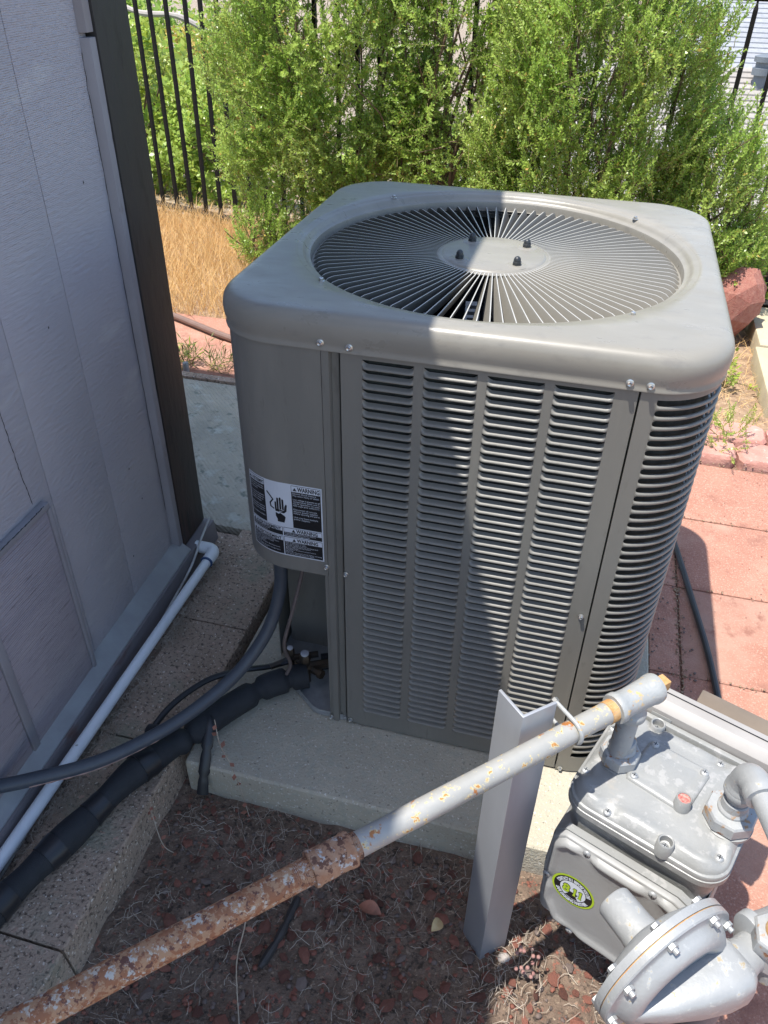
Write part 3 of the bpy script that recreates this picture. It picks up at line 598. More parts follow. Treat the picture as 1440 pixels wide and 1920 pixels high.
# densify straight runs
def dens(o, m_=.012):
    out = []
    for i, p in enumerate(o):
        q = o[(i + 1) % len(o)]; n = max(1, int(math.dist(p, q) / m_))
        out += [(p[0] + (q[0] - p[0]) * k / n, p[1] + (q[1] - p[1]) * k / n) for k in range(n)]
    return out
pd = dens(plate)
def lev(o, z): return [(x, y, z) for x, y in o]
sc_pts = [(-.034, -.045), (.026, -.094), (.117, -.096), (.188, -.064), (.196, .05), (.135, .1), (.025, .105), (-.034, .06)]
def pock(o, z, dz):   # dips beside the flange screws
    return [(x, y, z - dz * max([math.exp(-((x - a) ** 2 + (y - b) ** 2) / .013 ** 2) for a, b in sc_pts])) for x, y in o]
mt = MB()
mt.loops([lev(pd, .398), lev(pd, .4065), lev(off(pd, .001), .4075), lev(off(pd, .004), .4078), lev(off(pd, .0045), .4085), lev(off(pd, .0055), .412), pock(off(pd, .009), .416, .004), pock(off(pd, .0135), .4215, .01), pock(off(pd, .018), .4245, .013), pock(off(pd, .024), .4245, .013), pock(off(pd, .03), .4225, .008), pock(off(pd, .038), .4215, .004), lev(off(pd, .052), .4225), lev(off(pd, .075), .4245)])
mt.build('meter_cover', 'meter', GM, ang=60)
lo = MB(); lo.loops([lev(off(pd, -.0015), .385), lev(off(pd, -.0015), .3965), lev(off(pd, .002), .398)]); lo.loops([lev(off(pd, .012), .32), lev(off(pd, .008), .386)]); lo.build('case_flange', 'meter', GM, ang=40)
bo = dens(rr2(-.032, .195, -.085, .085, .025, 6)); b2 = dens(rr2(-.04, .2, -.118, .118, .018, 6))
mb_ = MB(); mb_.loops([lev(b2, .105), lev(off(b2, -.004), .14), lev(off(b2, -.004), .31), lev(b2, .325), lev(bo, .338), lev(bo, .36), lev(bo, .39)]); mb_.build('meter_body', 'meterb', GM, ang=50)
# front (and back) diaphragm cover: outline in (u,z)
fo = dens([(-.036, .335), (-.02, .352), (.16, .352), (.196, .335), (.2, .25), (.196, .19), (.165, .125), (.13, .108), (.035, .108), (-.008, .118), (-.034, .165), (-.04, .25)], .01)
def levv(o, v): return [(x, v, z) for x, z in o]
def pock2(o, v, dv):
    P2 = [(.022, .344), (.129, .344), (-.03, .23), (.2, .24), (.03, .112), (.14, .112)]
    return [(x, v + dv * max([math.exp(-((x - a) ** 2 + (z - b) ** 2) / .013 ** 2) for a, b in P2]), z) for x, z in o]
for sg, nm in ((-1, 'front_case'), (1, 'rear_case')):
    f_ = MB(); o_ = fo
    f_.loops([levv(o_, sg * .118), levv(o_, sg * .127), levv(off(o_, .002), sg * .1285), levv(off(o_, .006), sg * .1285), [(x, sg * abs(y), z) for x, y, z in pock2(off(o_, .008), -.134, .004)], [(x, sg * abs(y), z) for x, y, z in pock2(off(o_, .012), -.1385, .009)], [(x, sg * abs(y), z) for x, y, z in pock2(off(o_, .017), -.139, .009)], [(x, sg * abs(y), z) for x, y, z in pock2(off(o_, .022), -.1355, .004)], levv(off(o_, .029), sg * .134), levv(off(o_, .045), sg * .1345)])
    f_.build(nm, 'meterb', GM, ang=60)
    MB().loops([levv(off(fo, -.003), sg * .1045), levv(off(fo, -.003), sg * .1175)]).build('case_flange', 'meter', GM, ang=30)
def pan(c, n, r, m='galv'):
    o = MB(); n = Vector(n).normalized(); o.lathe(c, n, [(r, 0), (r, .0012), (r * .85, .003), (r * .5, .0042), (r * .12, .0045)], 16); o2 = o.build('screw', m, GM, ang=60)
    up = Vector((0, 0, 1)) if abs(n.z) < .9 else Vector((0, 1, 0)); a = n.cross(up).normalized(); b = n.cross(a); k = MB(); c = Vector(c) + n * .0044
    for d, e in ((a, b), (b, a)):
        k.loops([[c + d * r * .55 + e * r * .09, c + d * r * .55 - e * r * .09, c - d * r * .55 - e * r * .09, c - d * r * .55 + e * r * .09], [q + n * .0002 for q in (c + d * r * .55 + e * r * .09, c + d * r * .55 - e * r * .09, c - d * r * .55 - e * r * .09, c - d * r * .55 + e * r * .09)]])
    k.build('slot', 'dnut', o2, smooth=False)
for i, (x, y) in enumerate(sc_pts):
    if i in (2, 6):
        MB().lathe((x, y, .402), (0, 0, 1), [(.0135, 0), (.0125, .026), (.0112, .0275), (.0095, .0265), (.009, .012), (.002, .012)], 24).build('seal_cup', 'meter', GM, ang=50); pan((x, y, .4142), (0, 0, 1), .0065)
    else: pan((x, y, .413 if i != 3 else .4135), (0, 0, 1), .0068)
for x, z in ((.022, .344), (.129, .344), (-.031, .23), (.03, .113)): pan((x, -.1305, z), (0, -1, 0), .0068)
# access plate on top
ap = dens([(.026, -.028), (.110, -.034), (.124, -.028), (.13, .055), (.122, .066), (.036, .068), (.028, .06), (.022, -.018)], .01)
MB().loops([lev(ap, .421), lev(ap, .4265), lev(off(ap, .003), .429), lev(off(ap, .008), .4305), lev(off(ap, .016), .4275), lev(off(ap, .022), .429)]).build('access_plate', 'meter', GM, ang=55)
for x, y in ((.034, -.019), (.038, .059), (.121, .055)): pan((x, y, .4285), (0, 0, 1), .0068)
MB().lathe((.113, -.023, .424), (0, 0, 1), [(.0135, 0), (.0118, .023), (.0108, .0245), (.0095, .0235), (.0092, .021)], 24, (True, False)).build('seal_cup', 'meter', GM, ang=50)
MB().lathe((.113, -.023, .4445), (0, 0, 1), [(.0094, 0), (.0085, .0008), (.001, .001)], 20).build('red_seal', 'red', GM)
# index box at the back and its clear cover
ib = MB(); ib.loops([[(x, .13, .392), (x, .13, .432), (x, .145, .445), (x, .176, .446), (x, .178, .395)] for x in (-.035, .205)]); IB = ib.build('index_box', 'alu', GM, bevel=.003)
MB().box(-.03, .2, .162, .1635, .4464, .4472).build('box_seam', 'lblk', IB)
MB().box(.005, .04, .1285, .1295, .412, .424).build('name_plate', 'meter', IB, bevel=.0004)
MB().box(.06, .205, .18, .215, .385, .44).build('index_cover', 'amber', GM, bevel=.003)
MB().box(-.034, .203, .118, .1285, .395, .418).build('cover_ledge', 'meter', GM, bevel=.003)
# union nuts on the ports
for x in (0., .177):
    un = MB().lathe((x, 0, .418), (0, 0, 1), [(.031 + x * .037, 0), (.031 + x * .037, .006), (.026 + x * .03, .008)], 32); un.build('port_boss', 'meter', GM)
    un = MB().lathe((x, 0, .4262), (0, 0, 1), [(.0305 + x * .035, 0), (.032 + x * .035, .002), (.032 + x * .035, .021), (.0295 + x * .035, .0245), (.022, .026)], 8); NU = un.build('union_nut', 'nutr', GM, ang=25)
    MB().lathe((x, 0, .452), (0, 0, 1), [(.0225, 0), (.0225, .004), (.0195, .008), (.0195, .022), (.0178, .024)], 26).build('swivel', 'nutr', GM, ang=35)
# 811 sticker, an ellipse on the front case
stc = Vector((.0185, -.1352, .235)); sa, sb2 = .0375, .0375
def disc(r0, r1, d, m_, n=48):
    o = MB()
    if r0: o.loops([[(stc.x + r * sa * math.cos(t), stc.y - d, stc.z + r * sb2 * math.sin(t)) for t in [2 * pi * k / n for k in range(n)]] for r in (r0, r1)], True, (False, False))
    else: o.add([(stc.x + r1 * sa * math.cos(2 * pi * k / n), stc.y - d, stc.z + r1 * sb2 * math.sin(2 * pi * k / n)) for k in range(n)], [tuple(range(n))])
    return o
ST = disc(0, 1, .0002, 0).build('round_sticker', 'lime', GM, smooth=False)
disc(0, .90, .0004, 0).build('sticker_print', 'lblk', ST, smooth=False); disc(0, .60, .0006, 0).build('sticker_print', 'white', ST, smooth=False)
em = MB(); em.add([(stc.x + x * sa * .9, stc.y - .0008, stc.z + z * sb2) for x, z in [(-.3, -.1), (.3, -.1), (.2, -.3), (.34, -.5), (0, -.56), (-.34, -.5), (-.2, -.3)]], [tuple(range(7))]); em.build('sticker_print', 'lblk', ST, smooth=False)
def one(x0, k, g_):     # a figure 1 with flag and foot, grown by g_
    P_ = [(-.34, .84), (-.1, 1), (.26, 1), (.26, .12), (.36, .1), (.36, 0), (-.2, 0), (-.2, .1), (-.12, .12), (-.12, .8), (-.34, .72)]
    return [(x0 + (x * .0095 + g_ * (1 if x > .1 else -1)), -.0105 + z * .0205 + g_ * (1 if z > .5 else -1)) for x, z in P_]
for bo_, gr_, mm_, dd_ in ((.0020, .0008, 'lblk', .0009), (.0009, 0, 'lime', .0013)):
    V, Fc = text_mesh('8', .029, bo_, 'CENTER'); e8 = MB(); e8.add([(stc.x - .0115 + x * .86, stc.y - dd_, stc.z - .0098 + y_) for x, y_, z in V], Fc); e8.build('sticker_print', mm_, ST, smooth=False)
    for x0 in (.003, .0128): e8 = MB(); e8.add([(stc.x + x, stc.y - dd_, stc.z + z) for x, z in one(x0, 1, gr_)], [tuple(range(11))]); e8.build('sticker_print', mm_, ST, smooth=False)
ct = MB()
def arc(txt, rad_, top):
    V, Fc = text_mesh(txt, .0095, .0006, 'CENTER'); W_ = max(abs(p[0]) for p in V); k = (1.35 if top else 1.2) / (W_)
    o = []
    for x, y_, z in V:
        if top: a = pi / 2 - x * k; r = rad_ + y_
        else: a = -pi / 2 + x * k; r = rad_ - y_
        o.append((stc.x + r * math.cos(a), stc.y - .0008, stc.z + r * math.sin(a)))
    ct.add(o, Fc)
arc('CONTACT 811 BEFORE YOU DIG', .0245, True); arc('SAFE DIGGING PARTNER', .0310, False)
ct.build('sticker_print', 'white', ST, smooth=False)

# riser with elbow on the outlet
bx, by = .3625 + .177 * .925, -.6985 - .177 * .38
RP = thing('outlet_riser', 'grey elbow and pipe rising from the right hand port of the gas meter', 'gas pipe', (bx, by, 0))
MB().tube([(0, 0, .455), (0, 0, .5)], .0165, 24).build('nipple', 'nutr', RP)
ed = Vector((.045, -.158, 0)).normalized()
ep = spline([(0, 0, .494), (0, 0, .515), tuple(ed * .006 + Vector((0, 0, .534))), tuple(ed * .022 + Vector((0, 0, .543))), tuple(ed * .046 + Vector((0, 0, .544)))], 5)
n_ = len(ep); MB().tube(ep, [.0238 if i < 4 or i > n_ - 5 else .0218 for i in range(n_)], 24).build('elbow', 'reg', RP, ang=50)
MB().lathe((0, 0, .492), (0, 0, 1), [(.0235, 0), (.0245, .003), (.0245, .009), (.0225, .012)], 24).build('elbow_bead', 'reg', RP)
MB().tube([tuple(ed * .04 + Vector((0, 0, .544))), tuple(ed * .15 + Vector((0, 0, .544)))], .0165, 24).build('pipe', 'reg', RP)
e2 = spline([tuple(ed * .145 + Vector((0, 0, .544))), tuple(ed * .165 + Vector((0, 0, .543))), tuple(ed * .178 + Vector((0, 0, .53))), tuple(ed * .18 + Vector((0, 0, .505)))], 5)
MB().tube(e2, .0235, 24).build('elbow', 'reg', RP); q = ed * .18
MB().tube([(q.x, q.y, .51), (q.x, q.y, .44)], .0165, 20).build('nipple', 'nutr', RP)
UX, UY = bx + q.x, by + q.y

# ------------------------------------------------------------------ regulator
RC = Vector((.432, -.997, .405)); n1 = Vector((.70, -.714, 0)).normalized(); u1 = Vector((.714, .70, 0)); n1 = (n1 - Vector((0, 0, .0))).normalized()
RG = thing('gas_regulator', 'round grey gas regulator with bolted flange below the meter', 'gas regulator', (RC.x, RC.y, 0))
c0 = Vector((0, 0, RC.z)); RD = .108
MB().lathe(c0, n1, [(.05, -.014), (RD - .006, -.0125), (RD, -.011), (RD, -.001), (RD - .003, -.0005)], 64).build('rear_flange', 'reg', RG, ang=30)
MB().lathe(c0, n1, [(RD - .003, .0005), (RD, .001), (RD, .009), (RD - .002, .011), (RD - .013, .0115), (RD - .017, .014), (RD - .02, .022), (RD - .027, .030), (RD - .037, .0335), (RD - .046, .031), (RD - .056, .0255), (.03, .024)], 64).build('front_flange', 'reg', RG, ang=40)
MB().lathe(c0, n1, [(RD - .0025, -.001), (RD - .0025, .001)], 48, (False, False)).build('gasket', 'thread', RG)
MB().lathe(c0, n1, [(.088, -.012), (.08, -.022), (.06, -.030), (.036, -.033), (.03, -.038)], 48).build('rear_dome', 'reg', RG, ang=60)
MB().lathe(c0 + Vector((0, 0, .0)), n1, [(.030, -.03), (.027, -.05), (.0258, -.094), (.0235, -.097), (.022, -.0955), (.002, -.0955)], 32).build('spring_tower', 'reg', RG, ang=40)
for k in range(8):
    a = 2 * pi * (k + .35) / 8; c = c0 + (u1 * math.cos(a) + Vector((0, 0, 1)) * math.sin(a)) * (RD - .0085)
    b_ = MB().lathe(c + n1 * .0115, n1, [(.0075, 0), (.0075, .0055), (.006, .006)], 6); b_.lathe(c + n1 * .017, n1, [(.004, 0), (.004, .006)], 10); b_.lathe(c - n1 * .0125, -n1, [(.0075, 0), (.0075, .005)], 6)
    b_.build('bolt', 'galv', RG, ang=30)
# valve body: loft along u1
vb = MB(); L = []
for s, hu, hd, dd in [(-.085, .006, .006, .012), (-.07, .012, .014, .024), (-.035, .019, .024, .042), (.01, .028, .034, .06), (.05, .034, .04, .072), (.075, .035, .041, .075), (.088, .031, .036, .068), (.094, .022, .026, .055)]:
    cz = -.012; r_ = []
    for k in range(24):
        t = 2 * pi * k / 24; c, s_ = math.cos(t), math.sin(t); cc_ = math.copysign(abs(c) ** .55, c); ss_ = math.copysign(abs(s_) ** .55, s_)
        r_.append(c0 + u1 * s + n1 * (.012 + (dd * (1 + cc_) / 2)) + Vector((0, 0, cz + (hu if ss_ > 0 else hd) * ss_)))
    L.append(r_)
vb.loops(L); vb.build('valve_body', 'reg', RG, ang=60)
MB().lathe(c0 + u1 * .085 + n1 * .045 + Vector((0, 0, -.012)), u1, [(.03, 0), (.028, .014), (.025, .024), (.025, .045)], 28).build('outlet_neck', 'reg', RG, ang=50)
fo_ = []
fc = c0 + u1 * .125 + n1 * .045 + Vector((0, 0, -.012)); df = MB(); dL = []
for k in range(48):
    t = 2 * pi * k / 48; rr_ = .032 + .02 * abs(math.cos(t)) ** 5; fo_.append((math.cos(t) * rr_, math.sin(t) * rr_))
for o_ in ((0, 0), (.016, 0)): dL.append([fc + u1 * o_[0] + (n1 * .6 - Vector((0, 0, .8))) * x + (n1 * .8 + Vector((0, 0, .6))) * y_ for x, y_ in fo_])
df.loops(dL); df.build('diamond_flange', 'reg', RG, bevel=.002, ang=30)
MB().lathe(fc + u1 * .017, u1, [(.04, 0), (.038, .01), (.033, .03), (.03, .05)], 28).build('flange_body', 'reg', RG, ang=50)
UC = Vector((UX - RC.x, UY - RC.y, 0))
MB().lathe((UC.x, UC.y, .385), (0, 0, 1), [(.028, 0), (.028, .03)], 24).build('outlet_boss', 'reg', RG)
MB().lathe((UC.x, UC.y, .415), (0, 0, 1), [(.034, 0), (.0355, .003), (.0355, .025), (.033, .029), (.024, .030)], 6).build('union_nut', 'nutr', RG, ang=25, bevel=.0015)
MB().lathe((UC.x, UC.y, .4455), (0, 0, 1), [(.0205, 0), (.0205, .005), (.0185, .009)], 24).build('swivel', 'thread', RG)
MB().tube([tuple(fc + u1 * .05), (UC.x, UC.y, .375), (UC.x, UC.y, .40)], .028, 20).build('casting_arm', 'reg', RG, ang=50)
sv = c0 + u1 * .055 + n1 * .05
MB().tube([(sv.x, sv.y, .39), (sv.x, sv.y, -.1)], .0215, 24).build('service_pipe', 'basebd', RG)
MB().lathe((sv.x, sv.y, .02), (0, 0, 1), [(.033, 0), (.033, .03), (.026, .04)], 8).build('union_nut', 'galv', RG, ang=25)
MB().lathe((sv.x, sv.y, -.06), (0, 0, 1), [(.03, 0), (.03, .04)], 24).build('ground_collar', 'galv', RG)

# ------------------------------------------------------------------ hoses
tag(MB().tube(spline([(.56, .62, -.016), (.587, .481, -.016), (.625, .245, -.016), (.655, .045, -.016), (.672, -.167, -.016), (.665, -.3, -.016), (.62, -.42, -.02), (.58, -.47, -.06)], 8), .0085, 10).build('black_hose', 'hose'), 'black hose lying on the red pavers beside the air conditioner', 'hose')
tag(MB().tube(spline([(-2.1, 1.78, -.01), (-1.9, 1.745, -.01), (-1.716, 1.683, -.01), (-1.539, 1.604, -.01), (-1.354, 1.522, -.01), (-1.1, 1.44, -.01), (-.8, 1.4, -.01)], 6), .0145, 10).build('garden_hose', 'hoset'), 'faded tan garden hose along the edge of the dry grass', 'hose')

# ------------------------------------------------------------------ fence
FE = thing('metal_fence', 'black metal picket fence with flat rail behind the bushes', 'fence')
def fxy(t): 
    A, B, C_ = Vector((-3.6, 3.62, 0)), Vector((-1.78, 3.08, 0)), Vector((2.4, 2.45, 0)); l1 = (B - A).length
    return A + (B - A) * (t / l1) if t < l1 else B + (C_ - B) * ((t - l1) / (C_ - B).length)
TL = (Vector((-3.6, 3.62, 0)) - Vector((-1.78, 3.08, 0))).length + (Vector((-1.78, 3.08, 0)) - Vector((2.4, 2.45, 0))).length
pk = MB(); pk.box(-.0098, .0098, -.0098, .0098, -.05, 1.24); pk.loops([[(x * k, y_ * k, z) for x, y_ in ((-1, -1), (1, -1), (1, 1), (-1, 1))] for k, z in ((.0098, 1.24), (.0045, 1.262), (.0045, 1.275))])
pkm = None; t = .05; i = 0
while t < TL:
    p_ = fxy(t)
    if pkm is None: o = pk.build('picket', 'fence', FE, tuple(p_), smooth=False); pkm = o.data
    else: o = link('picket', pkm, FE, tuple(p_))
    o.rotation_euler = (random.uniform(-.01, .01), random.uniform(-.01, .01), -.17); t += .124
for z in (.0, 1.29):
    MB().tube([fxy(0) + Vector((0, 0, z)), fxy(1.9) + Vector((0, 0, z)), fxy(TL) + Vector((0, 0, z))], .02, 4, flat=1.).build('rail', 'fence', FE, smooth=False)

# ------------------------------------------------------------------ foliage
def rotm(d, roll):     # matrices taking +z to d
    z = d / np.linalg.norm(d, axis=1, keepdims=True); a = np.where(np.abs(z[:, 2:3]) > .95, np.array([[1., 0, 0]]), np.array([[0., 0, 1.]]))
    x = np.cross(a, z); x /= np.linalg.norm(x, axis=1, keepdims=True); y = np.cross(z, x); c, s = np.cos(roll)[:, None], np.sin(roll)[:, None]
    return np.stack([x * c + y * s, -x * s + y * c, z], 2)
def sprig(nl, ln, ll, lw, spread, seed):
    r = np.random.default_rng(seed); V, Fc, mi = [], [], []
    for k in range(nl):
        t = .12 + .88 * (k + 1) / nl; a = k * 2.4 + r.normal(0, .3); el = spread * (1 - .45 * t) + r.normal(0, .15)
        base = np.array([.004 * math.sin(t * 5), .004 * math.cos(t * 4), t * ln]); d = np.array([math.cos(a) * math.sin(el), math.sin(a) * math.sin(el), math.cos(el)])
        sd = np.cross(d, np.array([0, 0, 1.])); sd /= np.linalg.norm(sd); tw = r.normal(0, .6); up = np.cross(sd, d); sd = sd * math.cos(tw) + up * math.sin(tw)
        l = ll * r.uniform(.7, 1.2) * (1 - .35 * max(0, t - .8) / .2); w_ = lw * r.uniform(.8, 1.2); o = len(V)
        V += [base, base + d * l * .5 + sd * w_ / 2, base + d * l, base + d * l * .5 - sd * w_ / 2]; Fc.append((o, o + 1, o + 2, o + 3)); mi.append(0)
    o = len(V)
    for z in (0, ln):
        for k in range(3): a = 2.1 * k; V.append(np.array([math.cos(a), math.sin(a), 0]) * .0016 * (1 if z == 0 else .4) + np.array([0, 0, z]))
    for k in range(3): Fc.append((o + k, o + (k + 1) % 3, o + 3 + (k + 1) % 3, o + 3 + k)); mi.append(1)
    return np.array(V), np.array(Fc), np.array(mi)
def scatter(P, D, S, tmpl, ochre=.0, mats=('leafA', 'twig'), name='foliage'):
    Vs, Fs, Ms = [], [], []; n = len(P); idx = rng.integers(0, len(tmpl), n); o = 0
    for k, (V, Fc, mi) in enumerate(tmpl):
        q = np.where(idx == k)[0]
        if len(q) == 0: continue
        Rm = rotm(D[q], rng.uniform(0, 6.28, len(q))); W_ = np.einsum('nij,vj->nvi', Rm, V) * S[q][:, None, None] + P[q][:, None, :]
        Vs.append(W_.reshape(-1, 3)); F_k = (Fc[None] + (np.arange(len(q)) * len(V))[:, None, None] + o).reshape(-1, 4); Fs.append(F_k); o += len(q) * len(V)
        mm = np.tile(mi, (len(q), 1)); pick = rng.random(len(q)); 
        if len(mats) > 2: mm = np.where((mm == 0) & (pick[:, None] < .35), 2, mm)
        if len(mats) > 3: mm = np.where((mm == 0) & (rng.random(mm.shape) < .03), 3, mm)
        Ms.append(mm.ravel())
    return npmesh(name, np.concatenate(Vs), np.concatenate(Fs), mats, np.concatenate(Ms))
TA = [sprig(32, .15, .0175, .0085, 1.2, k) for k in range(6)]
TB = [sprig(30, .14, .0165, .008, 1.25, 20 + k) for k in range(6)]
TC = [sprig(12, .22, .07, .034, 1.5, 40 + k) for k in range(5)]
def bush(label, cx, cy, ell, n, tm, base, mats=('leafA', 'twig', 'leafB', 'leafO'), group='bushes in front of the fence', limbs=9, shape=None, sc=(.55, 1.35), cat='bush', nm='leafy_bush', up=.9, h0=.0, gap=-.1):
    B = thing(nm, label, cat, (base[0], base[1], -.06), 0, group)
    P, D = [], []; cl_ = [(rng.uniform(-.85, .85, 3)) for _ in range(46)]
    E = np.array(ell[3:6]); C_ = np.array([cx, cy, ell[2]])
    while len(P) < n:
        q = rng.uniform(-1, 1, 3); r = np.linalg.norm(q)
        if r > 1 or r < .25 + .55 * rng.random(): continue
        nz = mn.noise(Vector((q[0] * 2.6 + cx * 3, q[1] * 2.6, q[2] * 2.6))) + .5 * mn.noise(Vector((q[0] * 6, q[1] * 6 + cx, q[2] * 6)))
        if nz < gap + .1 * (r - .8): continue
        p_ = C_ + q * E * (1 + .12 * nz)
        if p_[2] < h0 + .0: continue
        d = q / E; d = d / np.linalg.norm(d) * .55 + rng.normal(0, .42, 3) + np.array([0, 0, up]); P.append(p_); D.append(d)
    P = np.array(P) - np.array([base[0], base[1], -.06]); D = np.array(D)
    S = rng.uniform(sc[0], sc[1], n)
    link('crown', scatter(P - D / np.linalg.norm(D, axis=1, keepdims=True) * .1, D, S, tm, 0, mats, 'crown'), B)
    tr = MB()
    for k in range(limbs):
        a = rng.uniform(0, 6.28); rr_ = rng.uniform(.3, .85); tip = C_ + np.array([math.cos(a) * E[0] * rr_, math.sin(a) * E[1] * rr_ * .6, E[2] * rng.uniform(.1, .7)]) - np.array([base[0], base[1], -.06])
        s0 = Vector((rng.uniform(-.06, .06), rng.uniform(-.05, .05), -.03)); mid = s0.lerp(Vector(tip), .5) + Vector(rng.normal(0, .06, 3)); m2 = s0.lerp(Vector(tip), .25) + Vector(rng.normal(0, .03, 3))
        pth = spline([s0, m2, mid, Vector(tip)], 5); n_ = len(pth); tr.tube(pth, [.016 * (1 - .8 * i / n_) * rng.uniform(.9, 1.1) for i in range(n_)], 6)
        for j in range(5):
            i = rng.integers(4, n_ - 2); e = pth[i] + Vector(rng.normal(0, .14, 3)) + Vector((0, 0, .16)); tr.tube([pth[i], (pth[i] + e) / 2 + Vector(rng.normal(0, .02, 3)), e], [.005, .0035, .0015], 4)
    tr.build('trunk', 'bark', B)
    return B
bush('tall bright green bush with a leaning trunk left of the fan grille', -1.27, 2.72, (0, 0, .95, .64, .42, 1.05), 6000, TA, (-1.15, 2.75), gap=-.015, up=.5)
bush('sparse middle bush showing bare branches and the pale roof behind it', -.5, 2.62, (0, 0, 1.0, .46, .3, .95), 1900, TA, (-.75, 2.65), limbs=12, gap=.0, up=.5)
bush('broad dense green bush on the right behind the grille', .09, 2.42, (0, 0, .88, .54, .42, .98), 6200, TB, (.2, 2.5), gap=-.03, up=.85)
bush('low dense bush at the far right side of the unit by the rocks', .66, 2.48, (0, 0, .42, .32, .3, .5), 1600, TB, (.85, 2.6))
bush('small leafy spray at the foot of the tall left bush', -1.52, 2.45, (0, 0, .16, .2, .16, .2), 170, TA, (-1.5, 2.5), limbs=3)
LM = MB().tube(spline([(-1.3, 2.85, -.05), (-1.15, 2.75, .36), (-1.0, 2.7, .52), (-.86, 2.7, .7), (-.7, 2.68, 1.0)], 6), [.03, .029, .028, .027, .026, .025] * 4 + [.024], 10).build('branch', 'bark', None); LM.parent = bpy.data.objects['leafy_bush'];  LM.location = (1.15, -2.75, .06)
# shrubs beyond the fence
G2 = 'shrubs beyond the fence'
bush('yellow green broad leaved shrub beyond the fence between the first pickets', -3.5, 4.6, (0, 0, .2, .75, .5, .62), 700, TC, (-3.5, 4.6), ('leafC', 'twig', 'leafA'), G2, h0=-1, sc=(.8, 1.2))
bush('dull olive shrub low beyond the fence left of the tall bush', -2.55, 4.3, (0, 0, .15, .6, .4, .5), 500, TC, (-2.55, 4.3), ('leafA', 'twig', 'leafC'), G2, h0=-1, sc=(.6, .9))
bush('yellow leaved shrub against the fence at the right edge', 1.45, 3.1, (0, 0, .2, .4, .35, .62), 420, TC, (1.45, 3.1), ('leafC', 'twig', 'leafA'), G2, h0=-1, sc=(.6, .9))
bush('dark leafy plants at the foot of the fence behind the red rocks', 1.2, 2.95, (0, 0, .05, .5, .25, .3), 300, TC, (1.2, 2.95), ('leafA', 'twig', 'leafC'), G2, h0=-1, sc=(.45, .8))
bush('sunlit green shrub far down the slope on the left', -5.2, 7.2, (0, 0, -.4, 1.3, .9, .9), 800, TC, (-5.2, 7.2), ('leafC', 'twig', 'leafA'), G2, h0=-3, sc=(1., 1.6))
bush('grey green shrub down the slope behind the middle bush', -1.6, 6.8, (0, 0, -.9, 1.2, .9, .8), 700, TC, (-1.6, 6.8), ('leafA', 'twig', 'leafC'), G2, h0=-3, sc=(1., 1.5))
bush('hazy olive scrub far down the slope at upper left', -7.5, 11.5, (0, 0, -.6, 2.6, 1.2, 1.1), 900, TC, (-7.5, 11.5), ('leafB', 'twig', 'leafC'), G2, h0=-4, sc=(1.6, 2.4))
bush('scrub clump down the slope just behind the dead branch', -4.6, 8.8, (0, 0, -.2, 1.1, .8, .75), 600, TC, (-4.6, 8.8), ('leafO', 'twig', 'leafC'), G2, h0=-4, sc=(.9, 1.5))
# dead branches beyond the fence
db = MB()
db.tube(spline([(-4.2, 5.2, .98), (-3.8, 5.1, .98), (-3.5, 5., .93), (-3.2, 5., .92), (-2.9, 5.0, .8)], 5), [.022, .024, .021, .02, .018] * 4 + [.018], 8)
db.tube(spline([(-4.2, 5.25, .98), (-4.2, 5.3, .3), (-4.1, 5.3, -.5)], 4), .03, 8)
tag(db.build('dead_branch', 'stone'), 'pale dead branch lying across beyond the fence at top left', 'branch')

# ------------------------------------------------------------------ dry grass, litter, fibres
def blades(n, fx, fy, fz, h, w_, lean, m, name, label, cat, curl=.3):
    x = fx(n); y = fy(n); z = fz(x, y); a = rng.uniform(0, 6.28, n); hh = h * rng.uniform(.5, 1.25, n); ln = rng.normal(lean, .22, n); la = rng.uniform(0, 6.28, n)
    V = np.zeros((n, 6, 3)); dx, dy = np.cos(a) * w_, np.sin(a) * w_
    for k, (t, ws) in enumerate(((0, 1), (.55, .8), (1, .15))):
        o = hh * (ln * t + curl * t * t); cx = x + np.cos(la) * o; cy = y + np.sin(la) * o; cz = z + hh * t * (1 - .25 * t * np.abs(ln))
        V[:, 2 * k] = np.stack([cx - dx * ws, cy - dy * ws, cz], 1); V[:, 2 * k + 1] = np.stack([cx + dx * ws, cy + dy * ws, cz], 1)
    Fc = (np.array([[0, 1, 3, 2], [2, 3, 5, 4]])[None] + (np.arange(n) * 6)[:, None, None]).reshape(-1, 4)
    return tag(link(name, npmesh(name, V, Fc, [m])), label, cat, None, 'stuff')
blades(21000, lambda n: rng.uniform(-3.2, -.7, n), lambda n: 1.74 + 1.5 * rng.random(n) ** .9, lambda x, y: -.05 + 0 * x, .12, .0014, .3, 'strawf', 'dry_grass', 'tall golden dry grass between the back path and the fence', 'grass')
blades(1500, lambda n: rng.uniform(.6, 1.6, n), lambda n: rng.uniform(1.38, 2.4, n), lambda x, y: -.045 + 0 * x, .045, .0012, .8, 'strawf', 'dry_litter', 'dry straw litter on the garden soil by the yellow slabs', 'litter')
blades(5000, lambda n: rng.uniform(-4.5, 2, n), lambda n: rng.uniform(3.3, 6.5, n), lambda x, y: np.array([hgt(a, b) for a, b in zip(x, y)]), .09, .0025, .6, 'strawf', 'slope_grass', 'dead straw grass on the slope beyond the fence', 'grass')
